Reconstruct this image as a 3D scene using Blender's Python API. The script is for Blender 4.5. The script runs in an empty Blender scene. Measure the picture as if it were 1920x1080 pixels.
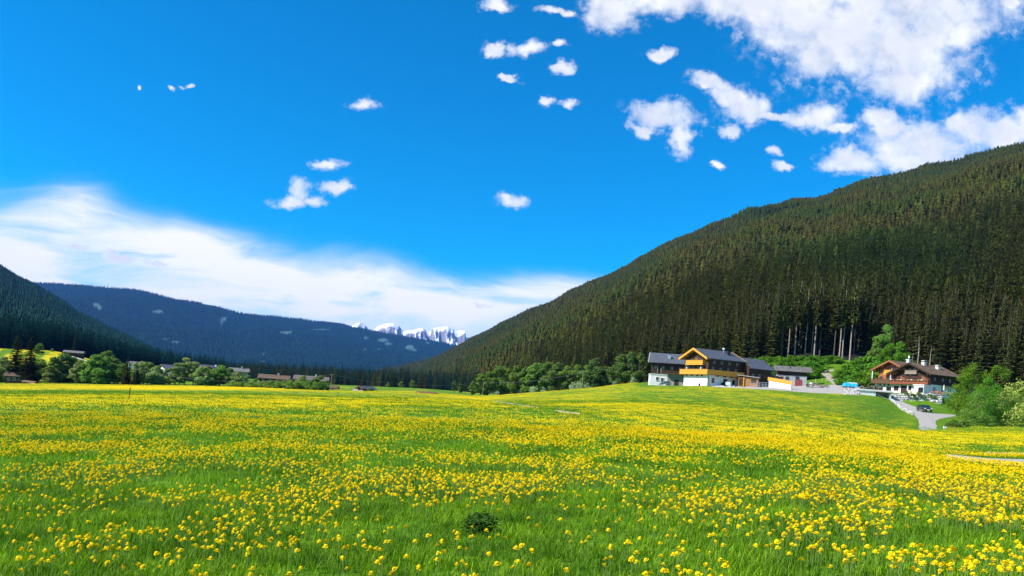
import bpy, math, random
import numpy as np
from mathutils import Vector, Matrix
from mathutils.bvhtree import BVHTree

rad = math.radians
rng = np.random.default_rng(7)
random.seed(7)

# ------------------------------------------------------------------ camera, sky, sun, exposure
F = 1478.0            # focal length in pixels of a 1920 px wide picture
CX, CY = 960.0, 740.0 # level viewing direction in that picture
ROLL = rad(4.3)
CAMZ = 1.55
cr, sr = math.cos(ROLL), math.sin(ROLL)
scene = bpy.context.scene
col = scene.collection
cam_d = bpy.data.cameras.new('camera')
cam = bpy.data.objects.new('camera', cam_d)
col.objects.link(cam)
cam_d.sensor_width = 36.0
cam_d.lens = 36.0 * F / 1920.0
cam_d.shift_y = (CY - 540.0) / 1920.0
cam_d.clip_start = 0.1
cam_d.clip_end = 60000
cam.matrix_world = Matrix(((cr, -sr, 0, 0), (0, 0, -1, 0), (sr, cr, 0, CAMZ), (0, 0, 0, 1)))
scene.camera = cam

SUN_EL = rad(39)
SUN_H = Vector((-0.95, -0.31, 0)).normalized()      # where the sun stands, seen from the scene
sun_vec = Vector((SUN_H.x * math.cos(SUN_EL), SUN_H.y * math.cos(SUN_EL), math.sin(SUN_EL)))
sd = bpy.data.lights.new('sun', 'SUN')
sd.energy = 5.0
sd.angle = rad(0.5)
sd.color = (1.0, 0.95, 0.86)
sun = bpy.data.objects.new('sun', sd)
col.objects.link(sun)
sun.rotation_euler = sun_vec.to_track_quat('Z', 'Y').to_euler()

scene.view_settings.view_transform = 'Standard'
scene.view_settings.look = 'None'
scene.view_settings.gamma = 1.0
scene.view_settings.exposure = 0.6
scene.view_settings.use_curve_mapping = False
scene.cycles.max_bounces = 6
scene.cycles.diffuse_bounces = 3
scene.cycles.glossy_bounces = 2
scene.cycles.transmission_bounces = 3
scene.cycles.transparent_max_bounces = 8
scene.cycles.volume_bounces = 0
scene.cycles.use_denoising = True
scene.cycles.use_adaptive_sampling = True
scene.cycles.adaptive_threshold = 0.015
scene.cycles.caustics_reflective = False
scene.cycles.caustics_refractive = False


def pdir(px, py):
    a, b = (px - CX) / F, (CY - py) / F
    return Vector((a * cr - b * sr, 1.0, a * sr + b * cr))


def P(px, py, Y):
    d = pdir(px, py)
    return Vector((d.x * Y, Y, CAMZ + d.z * Y))


def proj(x, y, z):
    u, v = x / y, (z - CAMZ) / y
    return CX + F * (u * cr + v * sr), CY - F * (-u * sr + v * cr)


# ------------------------------------------------------------------ noise in numpy
def _h(i, j, s):
    n = (i.astype(np.int64) * 374761393 + j.astype(np.int64) * 668265263 + s * 1442695041) & 0xFFFFFFFF
    n = ((n ^ (n >> 13)) * 1274126177) & 0xFFFFFFFF
    n = ((n ^ (n >> 16)) * 2246822519) & 0xFFFFFFFF
    return ((n ^ (n >> 15)) & 0xFFFFFF) / float(0xFFFFFF)


def vnoise(x, y, s=0):
    xi, yi = np.floor(x), np.floor(y)
    fx, fy = x - xi, y - yi
    fx, fy = fx * fx * (3 - 2 * fx), fy * fy * (3 - 2 * fy)
    a, b = _h(xi, yi, s), _h(xi + 1, yi, s)
    c, d = _h(xi, yi + 1, s), _h(xi + 1, yi + 1, s)
    return (a * (1 - fx) + b * fx) * (1 - fy) + (c * (1 - fx) + d * fx) * fy


def fbm(x, y, o=4, s=0):
    r, a, t = 0, 1, 0
    for k in range(o):
        r = r + a * vnoise(x * 2 ** k + 17.3 * k, y * 2 ** k - 9.1 * k, s + k)
        t += a
        a *= .5
    return r / t


def sstep(a, b, x):
    t = np.clip((x - a) / (b - a), 0, 1)
    return t * t * (3 - 2 * t)


# ------------------------------------------------------------------ node helpers
class NT:
    def __init__(self, tree):
        self.t = tree
        self.n = tree.nodes
        self.l = tree.links
        self.n.clear()

    def add(self, typ, **kw):
        n = self.n.new(typ)
        for k, v in kw.items():
            setattr(n, k, v)
        return n

    def put(self, sock, v):
        if isinstance(v, bpy.types.NodeSocket):
            self.l.new(v, sock)
        elif v is not None:
            if sock.type in ('RGBA',) and len(v) == 3:
                v = (*v, 1)
            sock.default_value = v

    def math(self, op, a, b=None, c=None, clamp=False):
        n = self.add('ShaderNodeMath', operation=op, use_clamp=clamp)
        self.put(n.inputs[0], a)
        if b is not None: self.put(n.inputs[1], b)
        if c is not None: self.put(n.inputs[2], c)
        return n.outputs[0]

    def vmath(self, op, a, b=None, c=None):
        n = self.add('ShaderNodeVectorMath', operation=op)
        self.put(n.inputs[0], a)
        if b is not None: self.put(n.inputs[1], b)
        if c is not None: self.put(n.inputs[2], c)
        return n.outputs['Value'] if op in ('DOT_PRODUCT', 'LENGTH') else n.outputs[0]

    def mix(self, f, a, b, blend='MIX'):
        n = self.add('ShaderNodeMix', data_type='RGBA', blend_type=blend)
        self.put(n.inputs[0], f); self.put(n.inputs[6], a); self.put(n.inputs[7], b)
        return n.outputs[2]

    def noise(self, vec, scale, detail=4, rough=.55, dist=0.0, color=False):
        n = self.add('ShaderNodeTexNoise')
        if vec is not None: self.put(n.inputs['Vector'], vec)
        n.inputs['Scale'].default_value = scale
        n.inputs['Detail'].default_value = detail
        n.inputs['Roughness'].default_value = rough
        n.inputs['Distortion'].default_value = dist
        return n.outputs['Color' if color else 'Fac']

    def ss(self, x, a, b):
        n = self.add('ShaderNodeMapRange', interpolation_type='SMOOTHSTEP')
        self.put(n.inputs['Value'], x)
        n.inputs['From Min'].default_value = a; n.inputs['From Max'].default_value = b
        return n.outputs['Result']

    def lin(self, x, a, b, c, d):
        n = self.add('ShaderNodeMapRange')
        self.put(n.inputs['Value'], x)
        for i, v in zip((1, 2, 3, 4), (a, b, c, d)): n.inputs[i].default_value = v
        return n.outputs['Result']


# ------------------------------------------------------------------ world: Nishita sky with clouds by direction
world = bpy.data.worlds.new('World')
scene.world = world
world.use_nodes = True
w = NT(world.node_tree)
sky = w.add('ShaderNodeTexSky', sky_type='NISHITA')
sky.sun_disc = False
sky.sun_elevation = SUN_EL
sky.sun_rotation = math.atan2(SUN_H.x, SUN_H.y)
sky.altitude = 1200
sky.air_density = 1.0
sky.dust_density = 0.3
sky.ozone_density = 3.0
hs = w.add('ShaderNodeHueSaturation')
hs.inputs['Hue'].default_value = 0.497
hs.inputs['Saturation'].default_value = 1.75
hs.inputs['Value'].default_value = 1.25
w.l.new(sky.outputs[0], hs.inputs['Color'])
tc = w.add('ShaderNodeTexCoord')
sep = w.add('ShaderNodeSeparateXYZ')
w.l.new(tc.outputs['Generated'], sep.inputs[0])
dx, dy, dz = sep.outputs
ysafe = w.math('MAXIMUM', dy, 0.15)
uu = w.math('DIVIDE', dx, ysafe)
vv = w.math('DIVIDE', dz, ysafe)
cmb = w.add('ShaderNodeCombineXYZ')
w.l.new(uu, cmb.inputs[0]); w.l.new(vv, cmb.inputs[1])
uv = cmb.outputs[0]
CLOUDS = [  # centre x, y, half width, half height as seen, in the picture's pixels
    (1148, 12, 52, 42), (1240, 0, 80, 26), (1400, 0, 110, 42), (1500, 40, 110, 60), (1610, 60, 170, 95), (1700, 95, 115, 85),
    (1740, 20, 120, 60), (1600, -40, 330, 90), (1680, 155, 55, 42), (1545, 110, 55, 42), (1800, 60, 45, 40), (1890, 4, 26, 14),
    (1330, 150, 34, 15), (1362, 175, 30, 24), (1392, 200, 42, 28), (1450, 214, 50, 11), (1500, 222, 34, 18),
    (1540, 222, 40, 22), (1585, 243, 34, 9), (1360, 245, 20, 12),
    (1245, 215, 58, 24), (1282, 252, 18, 36), (1210, 237, 30, 9),
    (1650, 222, 30, 20), (1672, 245, 34, 20), (1600, 300, 58, 22), (1740, 275, 105, 46), (1860, 250, 100, 32), (1700, 300, 70, 24),
    (1930, 225, 40, 25), (1790, 232, 16, 14),
    (1450, 279, 17, 9), (1468, 310, 19, 8), (1346, 310, 11, 6),
    (930, 10, 30, 12), (1035, 24, 36, 8), (985, 99, 36, 14), (930, 96, 22, 13), (1048, 90, 10, 8), (1240, 94, 24, 11),
    (1055, 132, 14, 9), (1025, 195, 13, 8), (1062, 198, 14, 7), (960, 150, 18, 5),
    (683, 187, 30, 9), (613, 304, 24, 9), (566, 356, 24, 22), (548, 376, 34, 13), (596, 374, 22, 12), (625, 348, 26, 11),
    (955, 382, 26, 12), (328, 160, 6, 6), (354, 160, 8, 4), (273, 163, 4, 3), (905, 576, 26, 7),
    (145, 462, 30, 10), (230, 482, 40, 10), (290, 490, 34, 6),
]
warp = w.noise(uv, 9.0, 5, .6, color=True)
warp = w.vmath('MULTIPLY_ADD', w.vmath('SUBTRACT', warp, (.5, .5, .5)), (.05, .04, 0), uv)
warp2 = w.noise(uv, 34.0, 4, .6, color=True)
warp = w.vmath('MULTIPLY_ADD', w.vmath('SUBTRACT', warp2, (.5, .5, .5)), (.032, .024, 0), warp)
q = None
for (cx_, cy_, rx, ry) in CLOUDS:
    d = pdir(cx_, cy_)
    s = Vector((F / rx, F / ry, 0))
    p = w.vmath('MULTIPLY_ADD', warp, (s.x, s.y, 0), (-d.x * s.x, -d.z * s.y, 0))
    dd = w.vmath('DOT_PRODUCT', p, p)
    q = dd if q is None else w.math('MINIMUM', q, dd)
nz = w.noise(uv, 24.0, 7, .58)
nz2 = w.noise(uv, 70.0, 5, .6)
f0 = w.math('MAXIMUM', w.math('SUBTRACT', 1.0, q), -3.0)
fld = w.math('MULTIPLY', f0, 1.3)
fld = w.math('ADD', fld, w.math('MULTIPLY', w.math('SUBTRACT', nz, .5), 3.7))
fld = w.math('ADD', fld, w.math('MULTIPLY', w.math('SUBTRACT', nz2, .5), .9))
cum = w.ss(fld, -.75, 1.65)
wisp = w.math('MULTIPLY', w.math('MULTIPLY', w.ss(fld, -1.8, .4), w.ss(nz2, .42, .65)), .42)
cum = w.math('MAXIMUM', cum, wisp)
# bank of soft high cloud on the left, running low to the right
bank = None
BANK = [(165, 392, 105, 62), (40, 440, 150, 85), (330, 452, 190, 62), (470, 500, 220, 60), (640, 545, 260, 60), (860, 560, 300, 52), (1090, 545, 240, 40),
        (-140, 500, 260, 150), (200, 540, 420, 95), (620, 600, 520, 50)]
bw = w.noise(uv, 3.2, 4, .5, color=True)
bw = w.vmath('MULTIPLY_ADD', w.vmath('SUBTRACT', bw, (.5, .5, .5)), (.16, .085, 0), uv)
for (cx_, cy_, rx, ry) in BANK:
    d = pdir(cx_, cy_)
    p = w.vmath('MULTIPLY_ADD', bw, (F / rx, F / ry, 0), (-d.x * F / rx, -d.z * F / ry, 0))
    dd = w.vmath('DOT_PRODUCT', p, p)
    e = w.math('POWER', 2.718, w.math('MULTIPLY', dd, -1.6))
    bank = e if bank is None else w.math('ADD', bank, e)
sc = w.vmath('MULTIPLY', w.vmath('ADD', bw, w.vmath('MULTIPLY', uv, (0, .0, 0))), (4.0, 19.0, 1))
sn = w.noise(sc, 1.0, 8, .6, .6)
bank = w.math('MULTIPLY', bank, w.lin(sn, .30, .70, .22, 1.35))
bank = w.math('MULTIPLY', w.ss(bank, .03, 1.35), .98)
# the same broken cumulus goes on beside and behind the viewer
gn = w.noise(tc.outputs['Generated'], 4.5, 7, .6)
gen = w.math('MULTIPLY', w.ss(gn, .56, .66), w.math('SUBTRACT', 1.0, w.ss(dy, .2, .5)))
gen = w.math('MULTIPLY', gen, w.ss(dz, .0, .12))
mask = w.math('MAXIMUM', w.math('MULTIPLY', w.math('MAXIMUM', cum, bank), w.ss(dy, .3, .6)), gen)
shade = w.noise(uv, 12.0, 5, .6)
thick = w.math('MULTIPLY', w.ss(f0, .25, .95), w.ss(shade, .40, .56))
ccol = w.mix(w.math('MULTIPLY', thick, .9), (1.02, 1.02, 1.03), (.74, .775, .85))
cum_in = w.ss(fld, .2, 3.0)
bg1 = w.add('ShaderNodeBackground'); w.l.new(hs.outputs[0], bg1.inputs[0]); bg1.inputs[1].default_value = 0.108
bg2 = w.add('ShaderNodeBackground'); w.l.new(ccol, bg2.inputs[0]); bg2.inputs[1].default_value = 0.76
ms = w.add('ShaderNodeMixShader')
w.l.new(mask, ms.inputs[0]); w.l.new(bg1.outputs[0], ms.inputs[1]); w.l.new(bg2.outputs[0], ms.inputs[2])
wo = w.add('ShaderNodeOutputWorld')
w.l.new(ms.outputs[0], wo.inputs[0])
world.cycles.sampling_method = 'MANUAL'
world.cycles.sample_map_resolution = 512

# ------------------------------------------------------------------ materials
MATS = {}


def pmat(name, c, rough=.8, var=.25, scale=3.0, spec=.3, c2=None, bump=0.0, bscale=None, stretch=None, metal=0.0, coat=0.0):
    """Principled surface whose colour wanders between c and c2 by noise."""
    if name in MATS: return MATS[name]
    m = bpy.data.materials.new(name)
    m.use_nodes = True
    t = NT(m.node_tree)
    b = t.add('ShaderNodeBsdfPrincipled')
    o = t.add('ShaderNodeOutputMaterial')
    t.l.new(b.outputs[0], o.inputs[0])
    co = t.add('ShaderNodeTexCoord').outputs['Object']
    if stretch: co = t.vmath('MULTIPLY', co, stretch)
    if c2 is None: c2 = tuple(x * (1 - var) for x in c)
    n = t.noise(co, scale, 5, .6)
    colr = t.mix(t.ss(n, .32, .68), c2, c)
    t.put(b.inputs['Base Color'], colr)
    b.inputs['Roughness'].default_value = rough
    b.inputs['Specular IOR Level'].default_value = spec
    b.inputs['Metallic'].default_value = metal
    b.inputs['Coat Weight'].default_value = coat
    if bump:
        bn = t.add('ShaderNodeBump')
        bn.inputs['Strength'].default_value = bump
        bn.inputs['Distance'].default_value = .05
        t.l.new(t.noise(co, bscale or scale * 4, 4, .6), bn.inputs['Height'])
        t.l.new(bn.outputs[0], b.inputs['Normal'])
    MATS[name] = m
    return m


def leafmat(name, c, c2, trans=.35, hv=.04, vv_=.35, rough=.6, dry=None, patch=None):
    """Leaf or needle surface: diffuse with light passing through, varied per instance."""
    if name in MATS: return MATS[name]
    m = bpy.data.materials.new(name)
    m.use_nodes = True
    t = NT(m.node_tree)
    oi = t.add('ShaderNodeObjectInfo')
    geo = t.add('ShaderNodeNewGeometry')
    base = t.mix(geo.outputs['Random Per Island'], c, c2)
    h = t.add('ShaderNodeHueSaturation')
    t.put(h.inputs['Color'], base)
    t.put(h.inputs['Hue'], t.lin(oi.outputs['Random'], 0, 1, .5 - hv, .5 + hv))
    r2 = t.math('FRACT', t.math('MULTIPLY', oi.outputs['Random'], 17.31))
    t.put(h.inputs['Value'], t.lin(r2, 0, 1, 1 - vv_, 1 + vv_))
    colr = h.outputs[0]
    if dry:
        pn = t.noise(geo.outputs['Position'], dry[1], 3, .5)
        colr = t.mix(t.math('MULTIPLY', t.ss(pn, .4, .62), dry[2]), colr, dry[0])
    if patch:
        pn = t.noise(geo.outputs['Position'], patch[1], 4, .6)
        colr = t.mix(t.math('MULTIPLY', t.ss(pn, .48, .62), patch[2]), colr, patch[0])
    d = t.add('ShaderNodeBsdfPrincipled')
    d.inputs['Roughness'].default_value = rough
    d.inputs['Specular IOR Level'].default_value = .05
    t.put(d.inputs['Base Color'], colr)
    tr = t.add('ShaderNodeBsdfTranslucent')
    t.put(tr.inputs[0], t.mix(.5, colr, (1.0, 1.0, .2), 'MULTIPLY'))
    mx = t.add('ShaderNodeMixShader')
    mx.inputs[0].default_value = trans
    t.l.new(d.outputs[0], mx.inputs[1]); t.l.new(tr.outputs[0], mx.inputs[2])
    o = t.add('ShaderNodeOutputMaterial')
    t.l.new(mx.outputs[0], o.inputs[0])
    MATS[name] = m
    return m


# ------------------------------------------------------------------ mesh helpers
def tag(o, label=None, cat=None, group=None, kind=None):
    if label: o['label'] = label
    if cat: o['category'] = cat
    if group: o['group'] = group
    if kind: o['kind'] = kind
    return o


def link(name, me, parent=None):
    o = bpy.data.objects.new(name, me)
    col.objects.link(o)
    if parent is not None: o.parent = parent
    return o


def empty(name, loc=(0, 0, 0), rz=0, label=None, cat=None, group=None):
    o = link(name, None)
    o.empty_display_size = .3
    o.location = loc
    o.rotation_euler = (0, 0, rz)
    return tag(o, label, cat, group)


class MB:
    def __init__(self):
        self.v, self.f = [], []

    def add(self, vs, fs):
        k = len(self.v)
        self.v += [tuple(p) for p in vs]
        self.f += [tuple(i + k for i in f) for f in fs]
        return self

    def box(self, x0, x1, y0, y1, z0, z1):
        return self.add([(x, y, z) for z in (z0, z1) for y in (y0, y1) for x in (x0, x1)],
                        [(0, 2, 3, 1), (4, 5, 7, 6), (0, 1, 5, 4), (2, 6, 7, 3), (0, 4, 6, 2), (1, 3, 7, 5)])

    def prism(self, poly, y0, y1):
        """poly of (x, z) counter-clockwise seen from -y, extruded along y."""
        n = len(poly)
        vs = [(x, y0, z) for x, z in poly] + [(x, y1, z) for x, z in poly]
        fs = [tuple(range(n)), tuple(range(2 * n - 1, n - 1, -1))]
        fs += [(i, i + n, (i + 1) % n + n, (i + 1) % n) for i in range(n)]
        return self.add(vs, fs)

    def bar(self, a, b, w_, h=None):
        a, b = Vector(a), Vector(b)
        h = h or w_
        d = (b - a).normalized()
        up = Vector((0, 0, 1)) if abs(d.z) < .95 else Vector((1, 0, 0))
        s = d.cross(up).normalized() * (w_ / 2)
        u = s.cross(d).normalized() * (h / 2)
        vs = [a - s - u, a + s - u, a + s + u, a - s + u, b - s - u, b + s - u, b + s + u, b - s + u]
        return self.add(vs, [(0, 1, 2, 3), (7, 6, 5, 4), (0, 4, 5, 1), (1, 5, 6, 2), (2, 6, 7, 3), (3, 7, 4, 0)])

    def tube(self, pts, rs, n=6):
        rings = []
        for i, p in enumerate(pts):
            p = Vector(p)
            d = (Vector(pts[min(i + 1, len(pts) - 1)]) - Vector(pts[max(i - 1, 0)])).normalized()
            up = Vector((0, 0, 1)) if abs(d.z) < .9 else Vector((1, 0, 0))
            s = d.cross(up).normalized(); u = s.cross(d)
            r = rs[i] if hasattr(rs, '__len__') else rs
            rings += [p + (s * math.cos(k * 2 * math.pi / n) + u * math.sin(k * 2 * math.pi / n)) * r for k in range(n)]
        fs = []
        for i in range(len(pts) - 1):
            for k in range(n):
                a, b = i * n + k, i * n + (k + 1) % n
                fs.append((a, b, b + n, a + n))
        fs.append(tuple(range(n - 1, -1, -1)))
        fs.append(tuple(range(len(rings) - n, len(rings))))
        return self.add(rings, fs)

    def mesh(self, name, mat=None):
        me = bpy.data.meshes.new(name)
        me.from_pydata(self.v, [], self.f)
        if mat: me.materials.append(mat)
        me.update()
        return me

    def build(self, name, mat, parent=None, bevel=0):
        o = link(name, self.mesh(name, mat), parent)
        if bevel:
            b = o.modifiers.new('bevel', 'BEVEL'); b.width = bevel; b.segments = 2
        return o


def npmesh(name, v, f, mat=None, smooth=False):
    """v (n,3), f (m,k) arrays -> mesh, quickly."""
    me = bpy.data.meshes.new(name)
    k = f.shape[1]
    me.vertices.add(len(v)); me.vertices.foreach_set('co', np.asarray(v, np.float32).ravel())
    me.loops.add(f.size); me.loops.foreach_set('vertex_index', f.ravel().astype(np.int32))
    me.polygons.add(len(f))
    me.polygons.foreach_set('loop_start', np.arange(0, f.size, k, dtype=np.int32))
    if smooth: me.polygons.foreach_set('use_smooth', np.ones(len(f), bool))
    if mat: me.materials.append(mat)
    me.update(calc_edges=True)
    me.validate()
    return me


def gridfaces(nr, nc, wrap=False):
    i = np.arange(nr - 1)[:, None] * nc
    j = np.arange(nc if wrap else nc - 1)[None, :]
    j2 = (j + 1) % nc
    a, b = i + j, i + j2
    return np.stack([a, b, b + nc, a + nc], -1).reshape(-1, 4)


# ------------------------------------------------------------------ the lie of the land
COLS = {  # column of the picture -> [(distance, picture row)]
    -400: [(6, 1080), (60, 745), (200, 722), (340, 716), (420, 690), (600, 630)],
    0: [(6, 1080), (60, 750), (200, 726), (340, 719), (420, 702), (600, 652)],
    100: [(6, 1080), (60, 751), (200, 726), (340, 720), (420, 706), (600, 657)],
    240: [(6, 1080), (60, 751), (200, 727), (340, 722), (420, 714), (600, 690)],
    350: [(6, 1080), (60, 752), (200, 729), (340, 723), (600, 709)],
    480: [(6, 1080), (60, 755), (200, 732), (340, 727), (600, 717), (1000, 710)],
    620: [(6, 1080), (60, 758), (200, 738), (340, 733), (600, 724), (1000, 719)],
    770: [(6, 1080), (60, 761), (250, 738), (500, 731), (700, 727), (1000, 728)],
    870: [(6, 1080), (60, 764), (250, 744), (400, 741), (550, 736), (800, 733)],
    905: [(6, 1080), (60, 766), (250, 747), (395, 742.5), (420, 743), (600, 738)],
    1000: [(6, 1080), (60, 769), (150, 750), (300, 736), (350, 739), (420, 740), (500, 738)],
    1100: [(6, 1080), (60, 773), (150, 747), (250, 731), (300, 728), (340, 730), (420, 731)],
    1190: [(6, 1080), (60, 778), (120, 750), (200, 726), (260, 716.5), (300, 718), (340, 718), (420, 708)],
    1300: [(6, 1080), (60, 787), (110, 757), (160, 735), (200, 724), (215, 723), (240, 727), (270, 722), (300, 708)],
    1400: [(6, 1080), (60, 794), (120, 757), (180, 733), (200, 727), (215, 725), (235, 727), (260, 715), (300, 690)],
    1450: [(6, 1080), (60, 797), (120, 762), (180, 737), (202, 730), (215, 726), (235, 724), (260, 708), (300, 676)],
    1500: [(6, 1080), (60, 802), (120, 768), (180, 742), (200, 735), (215, 729), (235, 723), (260, 705), (300, 668)],
    1560: [(6, 1080), (60, 808), (120, 774), (180, 746), (198, 738), (215, 730), (240, 712), (270, 692), (300, 672)],
    1610: [(6, 1080), (60, 814), (120, 782), (175, 751), (195, 741), (205, 737), (225, 725), (260, 700), (300, 672)],
    1650: [(6, 1080), (60, 817), (110, 796), (150, 773), (185, 752), (198, 745), (204, 738), (225, 732), (260, 712), (300, 685)],
    1680: [(6, 1080), (60, 821), (100, 808), (130, 793), (160, 776), (190, 759), (199, 754), (203, 739), (230, 734), (260, 718), (300, 690)],
    1740: [(6, 1080), (60, 829), (100, 812), (120, 806), (150, 786), (170, 773), (198, 757), (202, 739), (230, 733), (270, 715)],
    1765: [(6, 1080), (60, 830), (100, 812), (125, 803), (150, 787), (175, 774), (199, 758), (204, 742), (230, 736), (270, 718)],
    1790: [(6, 1080), (60, 831), (100, 812), (130, 800), (150, 788), (180, 776), (205, 765), (230, 750), (270, 722)],
    1850: [(6, 1080), (60, 834), (100, 813), (130, 801), (170, 787), (220, 765), (270, 730)],
    1920: [(6, 1080), (60, 837), (100, 814), (130, 802), (170, 788), (220, 765), (260, 738)],
    2300: [(6, 1080), (60, 848), (100, 822), (130, 808), (170, 792), (220, 765), (260, 740)],
}
_iy = np.linspace(1 / 3000.0, 1 / 1.5, 10)  # unused guard
YK = np.concatenate([np.geomspace(3, 140, 70), np.arange(142, 330, 1.0), np.geomspace(331, 26000, 120)])
_px = np.array(sorted(COLS))
_tab = []
for c in _px:
    pts = COLS[c]
    ys = np.array([p[0] for p in pts], float)
    rows = np.array([p[1] for p in pts], float)
    # distances as 1/Y, so that straight pieces are planes; beyond the last point the ground keeps its height
    horizon = CY + math.tan(ROLL) * (c - CX)
    row = np.interp(-1 / YK, -1 / ys, rows)
    k0 = (rows[1] - rows[0]) / (1 / ys[1] - 1 / ys[0])
    row = np.where(YK < ys[0], rows[0] + k0 * (1 / YK - 1 / ys[0]), row)
    yl, rl = ys[-1], rows[-1]
    row = np.where(YK > yl, horizon + (rl - horizon) * yl / YK, row)
    _tab.append(row)
_tab = np.array(_tab)                     # columns x distances
PXF = np.arange(-400, 2301, 10.0)
_fine = np.array([np.interp(PXF, _px, _tab[:, j]) for j in range(len(YK))])   # distances x columns
_kern = np.exp(-np.linspace(-2, 2, 7) ** 2); _kern /= _kern.sum()
_pad = np.pad(_fine, ((0, 0), (3, 3)), 'edge')
_fine = sum(_kern[i] * _pad[:, i:i + _fine.shape[1]] for i in range(7))
_k2 = np.array([.2, .6, .2])
_pad = np.pad(_fine, ((1, 1), (0, 0)), 'edge')
_s = sum(_k2[i] * _pad[i:i + _fine.shape[0]] for i in range(3))
_s[0], _s[-1] = _fine[0], _fine[-1]
_fine = _s
_ik = -1 / YK


def zg(x, y):
    """height of the ground."""
    x = np.asarray(x, float); y = np.asarray(y, float)
    Y = np.clip(y, 3.0, 25900)
    t = np.clip(x / Y, -.85, .85)
    pc = CX + F * t
    jx = np.clip((pc - PXF[0]) / 10.0, 0, len(PXF) - 1.001)
    j0 = jx.astype(int); fx = jx - j0
    q_ = -1 / Y
    k = np.clip(np.searchsorted(_ik, q_) - 1, 0, len(YK) - 2)
    fy = np.clip((q_ - _ik[k]) / (_ik[k + 1] - _ik[k]), 0, 1)
    row = (_fine[k, j0] * (1 - fx) + _fine[k, j0 + 1] * fx) * (1 - fy) + (_fine[k + 1, j0] * (1 - fx) + _fine[k + 1, j0 + 1] * fx) * fy
    z = CAMZ + Y * ((CY - row) / F + t * sr) / cr
    near = sstep(3, 20, np.hypot(x, y)) * (1 - sstep(150, 190, y))
    z = z + near * ((fbm(x / 9, y / 9, 3, 5) - .5) * .22) + (fbm(x / 1.7, y / 1.7, 2, 9) - .5) * .05 * (1 - sstep(60, 120, y))
    return z


def zg1(x, y):
    return float(zg(np.array([x]), np.array([y]))[0])


th = np.concatenate([np.arange(-180, -44, 4.0), np.arange(-44, 44, .16), np.arange(44, 180, 4.0)])
rr = np.concatenate([np.geomspace(1.2, 150, 130), np.linspace(151, 320, 150), np.geomspace(325, 23000, 76)])
TH, RR = np.meshgrid(np.radians(th), rr)
GX, GY = np.sin(TH) * RR, np.cos(TH) * RR
GZ = zg(GX, GY)
# keep the unseen ground beside and behind the viewer calm
side = sstep(48, 70, np.abs(np.degrees(TH)))
GZ = GZ * (1 - side) + np.clip(GX * .02, -10, 25) * side
gv = np.stack([GX, GY, GZ], -1).reshape(-1, 3)
gf = gridfaces(len(rr), len(th), True)
gv = np.vstack([gv, [[0, 0, zg1(0, .1)]]])


# ------------------------------------------------------------------ how thickly the dandelions stand
def ell(px, py, cx_, cy_, rx, ry, soft=.5):
    return 1 - sstep(1 - soft, 1 + soft, np.sqrt(((px - cx_) / rx) ** 2 + ((py - cy_) / ry) ** 2))


def flower_density(x, y):
    """0 .. 1 : share of the thickest stand, from patches in the meadow."""
    y = np.maximum(y, 2.0)
    px, py = proj(x, y, zg(x, y))
    n1 = fbm(x / 1.1, y / 1.3, 3, 21)
    n2 = fbm(x / 4.5, y / 5.5, 3, 33)
    n3 = fbm(x / 14 + 3, y / 26, 3, 47)
    near = 1 - sstep(14, 40, y)
    n = (.50 * n1 + .30 * n2 + .20 * n3) * near + (.22 * n1 + .33 * n2 + .45 * n3) * (1 - near)
    d = sstep(.37, .60, n)
    base = np.interp(py, [700, 760, 830, 880, 930, 980, 1080], [.9, .9, 1.0, 1.0, .95, .72, .42])
    base = base * (1 + 1.1 * sstep(1400, 1700, px) * sstep(860, 940, py)) * (1 + .45 * (1 - sstep(100, 400, px)) * sstep(850, 900, py))
    base = base * (1 - .55 * ell(px, py, 1000, 1040, 330, 70))
    d = np.maximum(d * (1 - .25 * sstep(30, 90, y)), .42 * sstep(.26, .6, n1)) * base
    # stretches that show green in the photograph
    for e in ((60, 738, 330, 5, .9), (480, 739, 260, 5, .75), (700, 743, 160, 4, .5), (1640, 770, 70, 26, .95), (1050, 770, 75, 6, .9), (1700, 800, 40, 10, .5),
              (1850, 848, 150, 10, .85), (1800, 786, 60, 14, .9), (1260, 720, 60, 3, .6), (1600, 746, 50, 4, .7),
              (980, 760, 60, 4, .7), (850, 830, 120, 28, .35), (1560, 845, 120, 10, .45), (1480, 735, 100, 3, .4), (1830, 800, 50, 8, .5),
              (1340, 800, 120, 8, .35), (330, 860, 130, 12, .35), (1880, 905, 80, 12, .5)):
        d = d * (1 - e[4] * ell(px, py, *e[:4]))
    for e in ((150, 672, 150, 26, .8), (-60, 660, 120, 30, .8), (200, 760, 420, 9, .5), (480, 770, 160, 9, .35), (1250, 765, 200, 8, .35), (1850, 822, 130, 9, .5), (1650, 812, 160, 7, .45), (1600, 770, 40, 16, .3),
              (250, 728, 300, 3, .8)):
        d = np.clip(d + e[4] * ell(px, py, *e[:4]) * sstep(.35, .55, n), 0, 1)
    return np.clip(d, 0, 1)


allow_meadow = lambda px, py, y: (y < 470) & ((px < 1180) | (py > 724) & (y < 205)) & ~((px > 1660) & (y > 165))

FD = flower_density(gv[:, 0], gv[:, 1]).astype(np.float32)
_gpx, _gpy = proj(gv[:, 0], np.maximum(gv[:, 1], 2), gv[:, 2])
FD *= ((gv[:, 1] < 700) & ~((gv[:, 1] > 210) & (_gpx > 1190)) & ~((gv[:, 1] > 168) & (_gpx > 1665)))

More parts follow.
